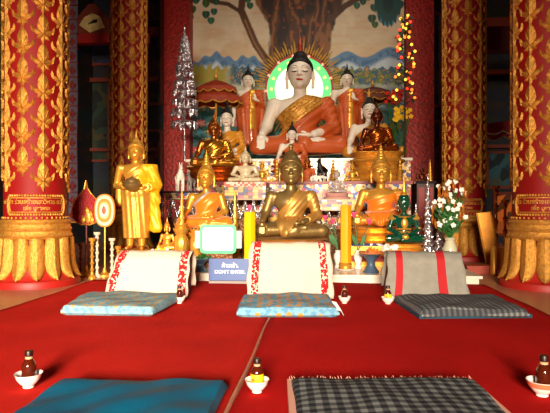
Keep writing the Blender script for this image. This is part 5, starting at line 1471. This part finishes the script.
up_ = [(-16 + 32 * i / n, 10 + 4 * (i / n)) for i in range(n + 1)]; lo_ = [(-16 + 32 * i / n, -2 - 3 * abs(math.sin(i / n * PI * 2)) - (8 * (.5 - i / n) ** 2)) for i in range(n + 1)]
b.prism([(x * k, z * k) for x, z in lo_] + [(x * k, z * k) for x, z in reversed(up_)], 0, .05); part('cloth', b, DARKRED, t, False)
b = MB()
for off in (0, 5):
    for i in range(0, n * 2 + 1): x = -16 + 32 * i / (2 * n); z = -2 - 3 * abs(math.sin(i / (2 * n) * PI * 2)) - 8 * (.5 - i / (2 * n)) ** 2 + off; b.ball((x * k, -.015, z * k), .014, 6, 5)
part('bead_trim', b, mat('bead_silver', (200, 180, 160), .3, .4), t)['kind'] = 'stuff'
b = MB(); b.tube([(-16 * k, .02, 10 * k), (-16 * k, .02, 6.58 - c.z)], .006, 4); b.tube([(16 * k, .02, 14 * k), (16 * k, .02, 6.58 - c.z)], .006, 4); part('cords', b, BLACK, t)
for (px, py, wp, hp_, col, la) in ((499, 170, 22, 34, (30, 60, 70), 'dark teal painted panel on the rear wall between the right columns'), (505, 214, 20, 40, (170, 84, 24), 'orange painted panel low on the rear wall between the right columns'),
                                   (436, 60, 8, 90, (20, 44, 60), 'dark blue painted strip on the rear wall beside the right pier'), (436, 152, 8, 60, (60, 24, 20), 'dark red painted strip low on the rear wall beside the right pier'),
                                   (92, 52, 44, 26, (26, 30, 52), 'dark blue painted panel on the rear wall below the left aisle beam'), (92, 120, 36, 84, (24, 36, 26), 'dark green painted panel on the rear wall in the left aisle'),
                                   (155, 50, 14, 110, (30, 26, 24), 'dark painted strip on the rear wall left of the left pier'), (152, 160, 20, 60, (70, 26, 16), 'dark red painted panel low on the rear wall left of the left pier')):
    Y = 12.95; c = on_y(px, py, Y); k = m_per_px(Y); b = MB(); b.box((-wp * k / 2, 0, -hp_ * k / 2), (wp * k / 2, .04, hp_ * k / 2))
    m = mosaic('painted_' + la.split()[1] + str(px), [col, tuple(int(v * .6) for v in col), tuple(min(255, int(v * 1.5)) for v in col), (col[0] + 40, col[1] + 20, col[2])], 4, .7, 0, 0)
    tt = thing('wall_painting', la, 'painting', c); part('picture', b, m, tt, False)
    b = MB()
    for q in (-1, 1): b.box((q * wp * k / 2 - .03, -.02, -hp_ * k / 2), (q * wp * k / 2 + .03, .04, hp_ * k / 2)); b.box((-wp * k / 2, -.02, q * hp_ * k / 2 - .03), (wp * k / 2, .04, q * hp_ * k / 2 + .03))
    part('frame', b, mat('aisle_trim', (0, 0, 0)), tt, False)
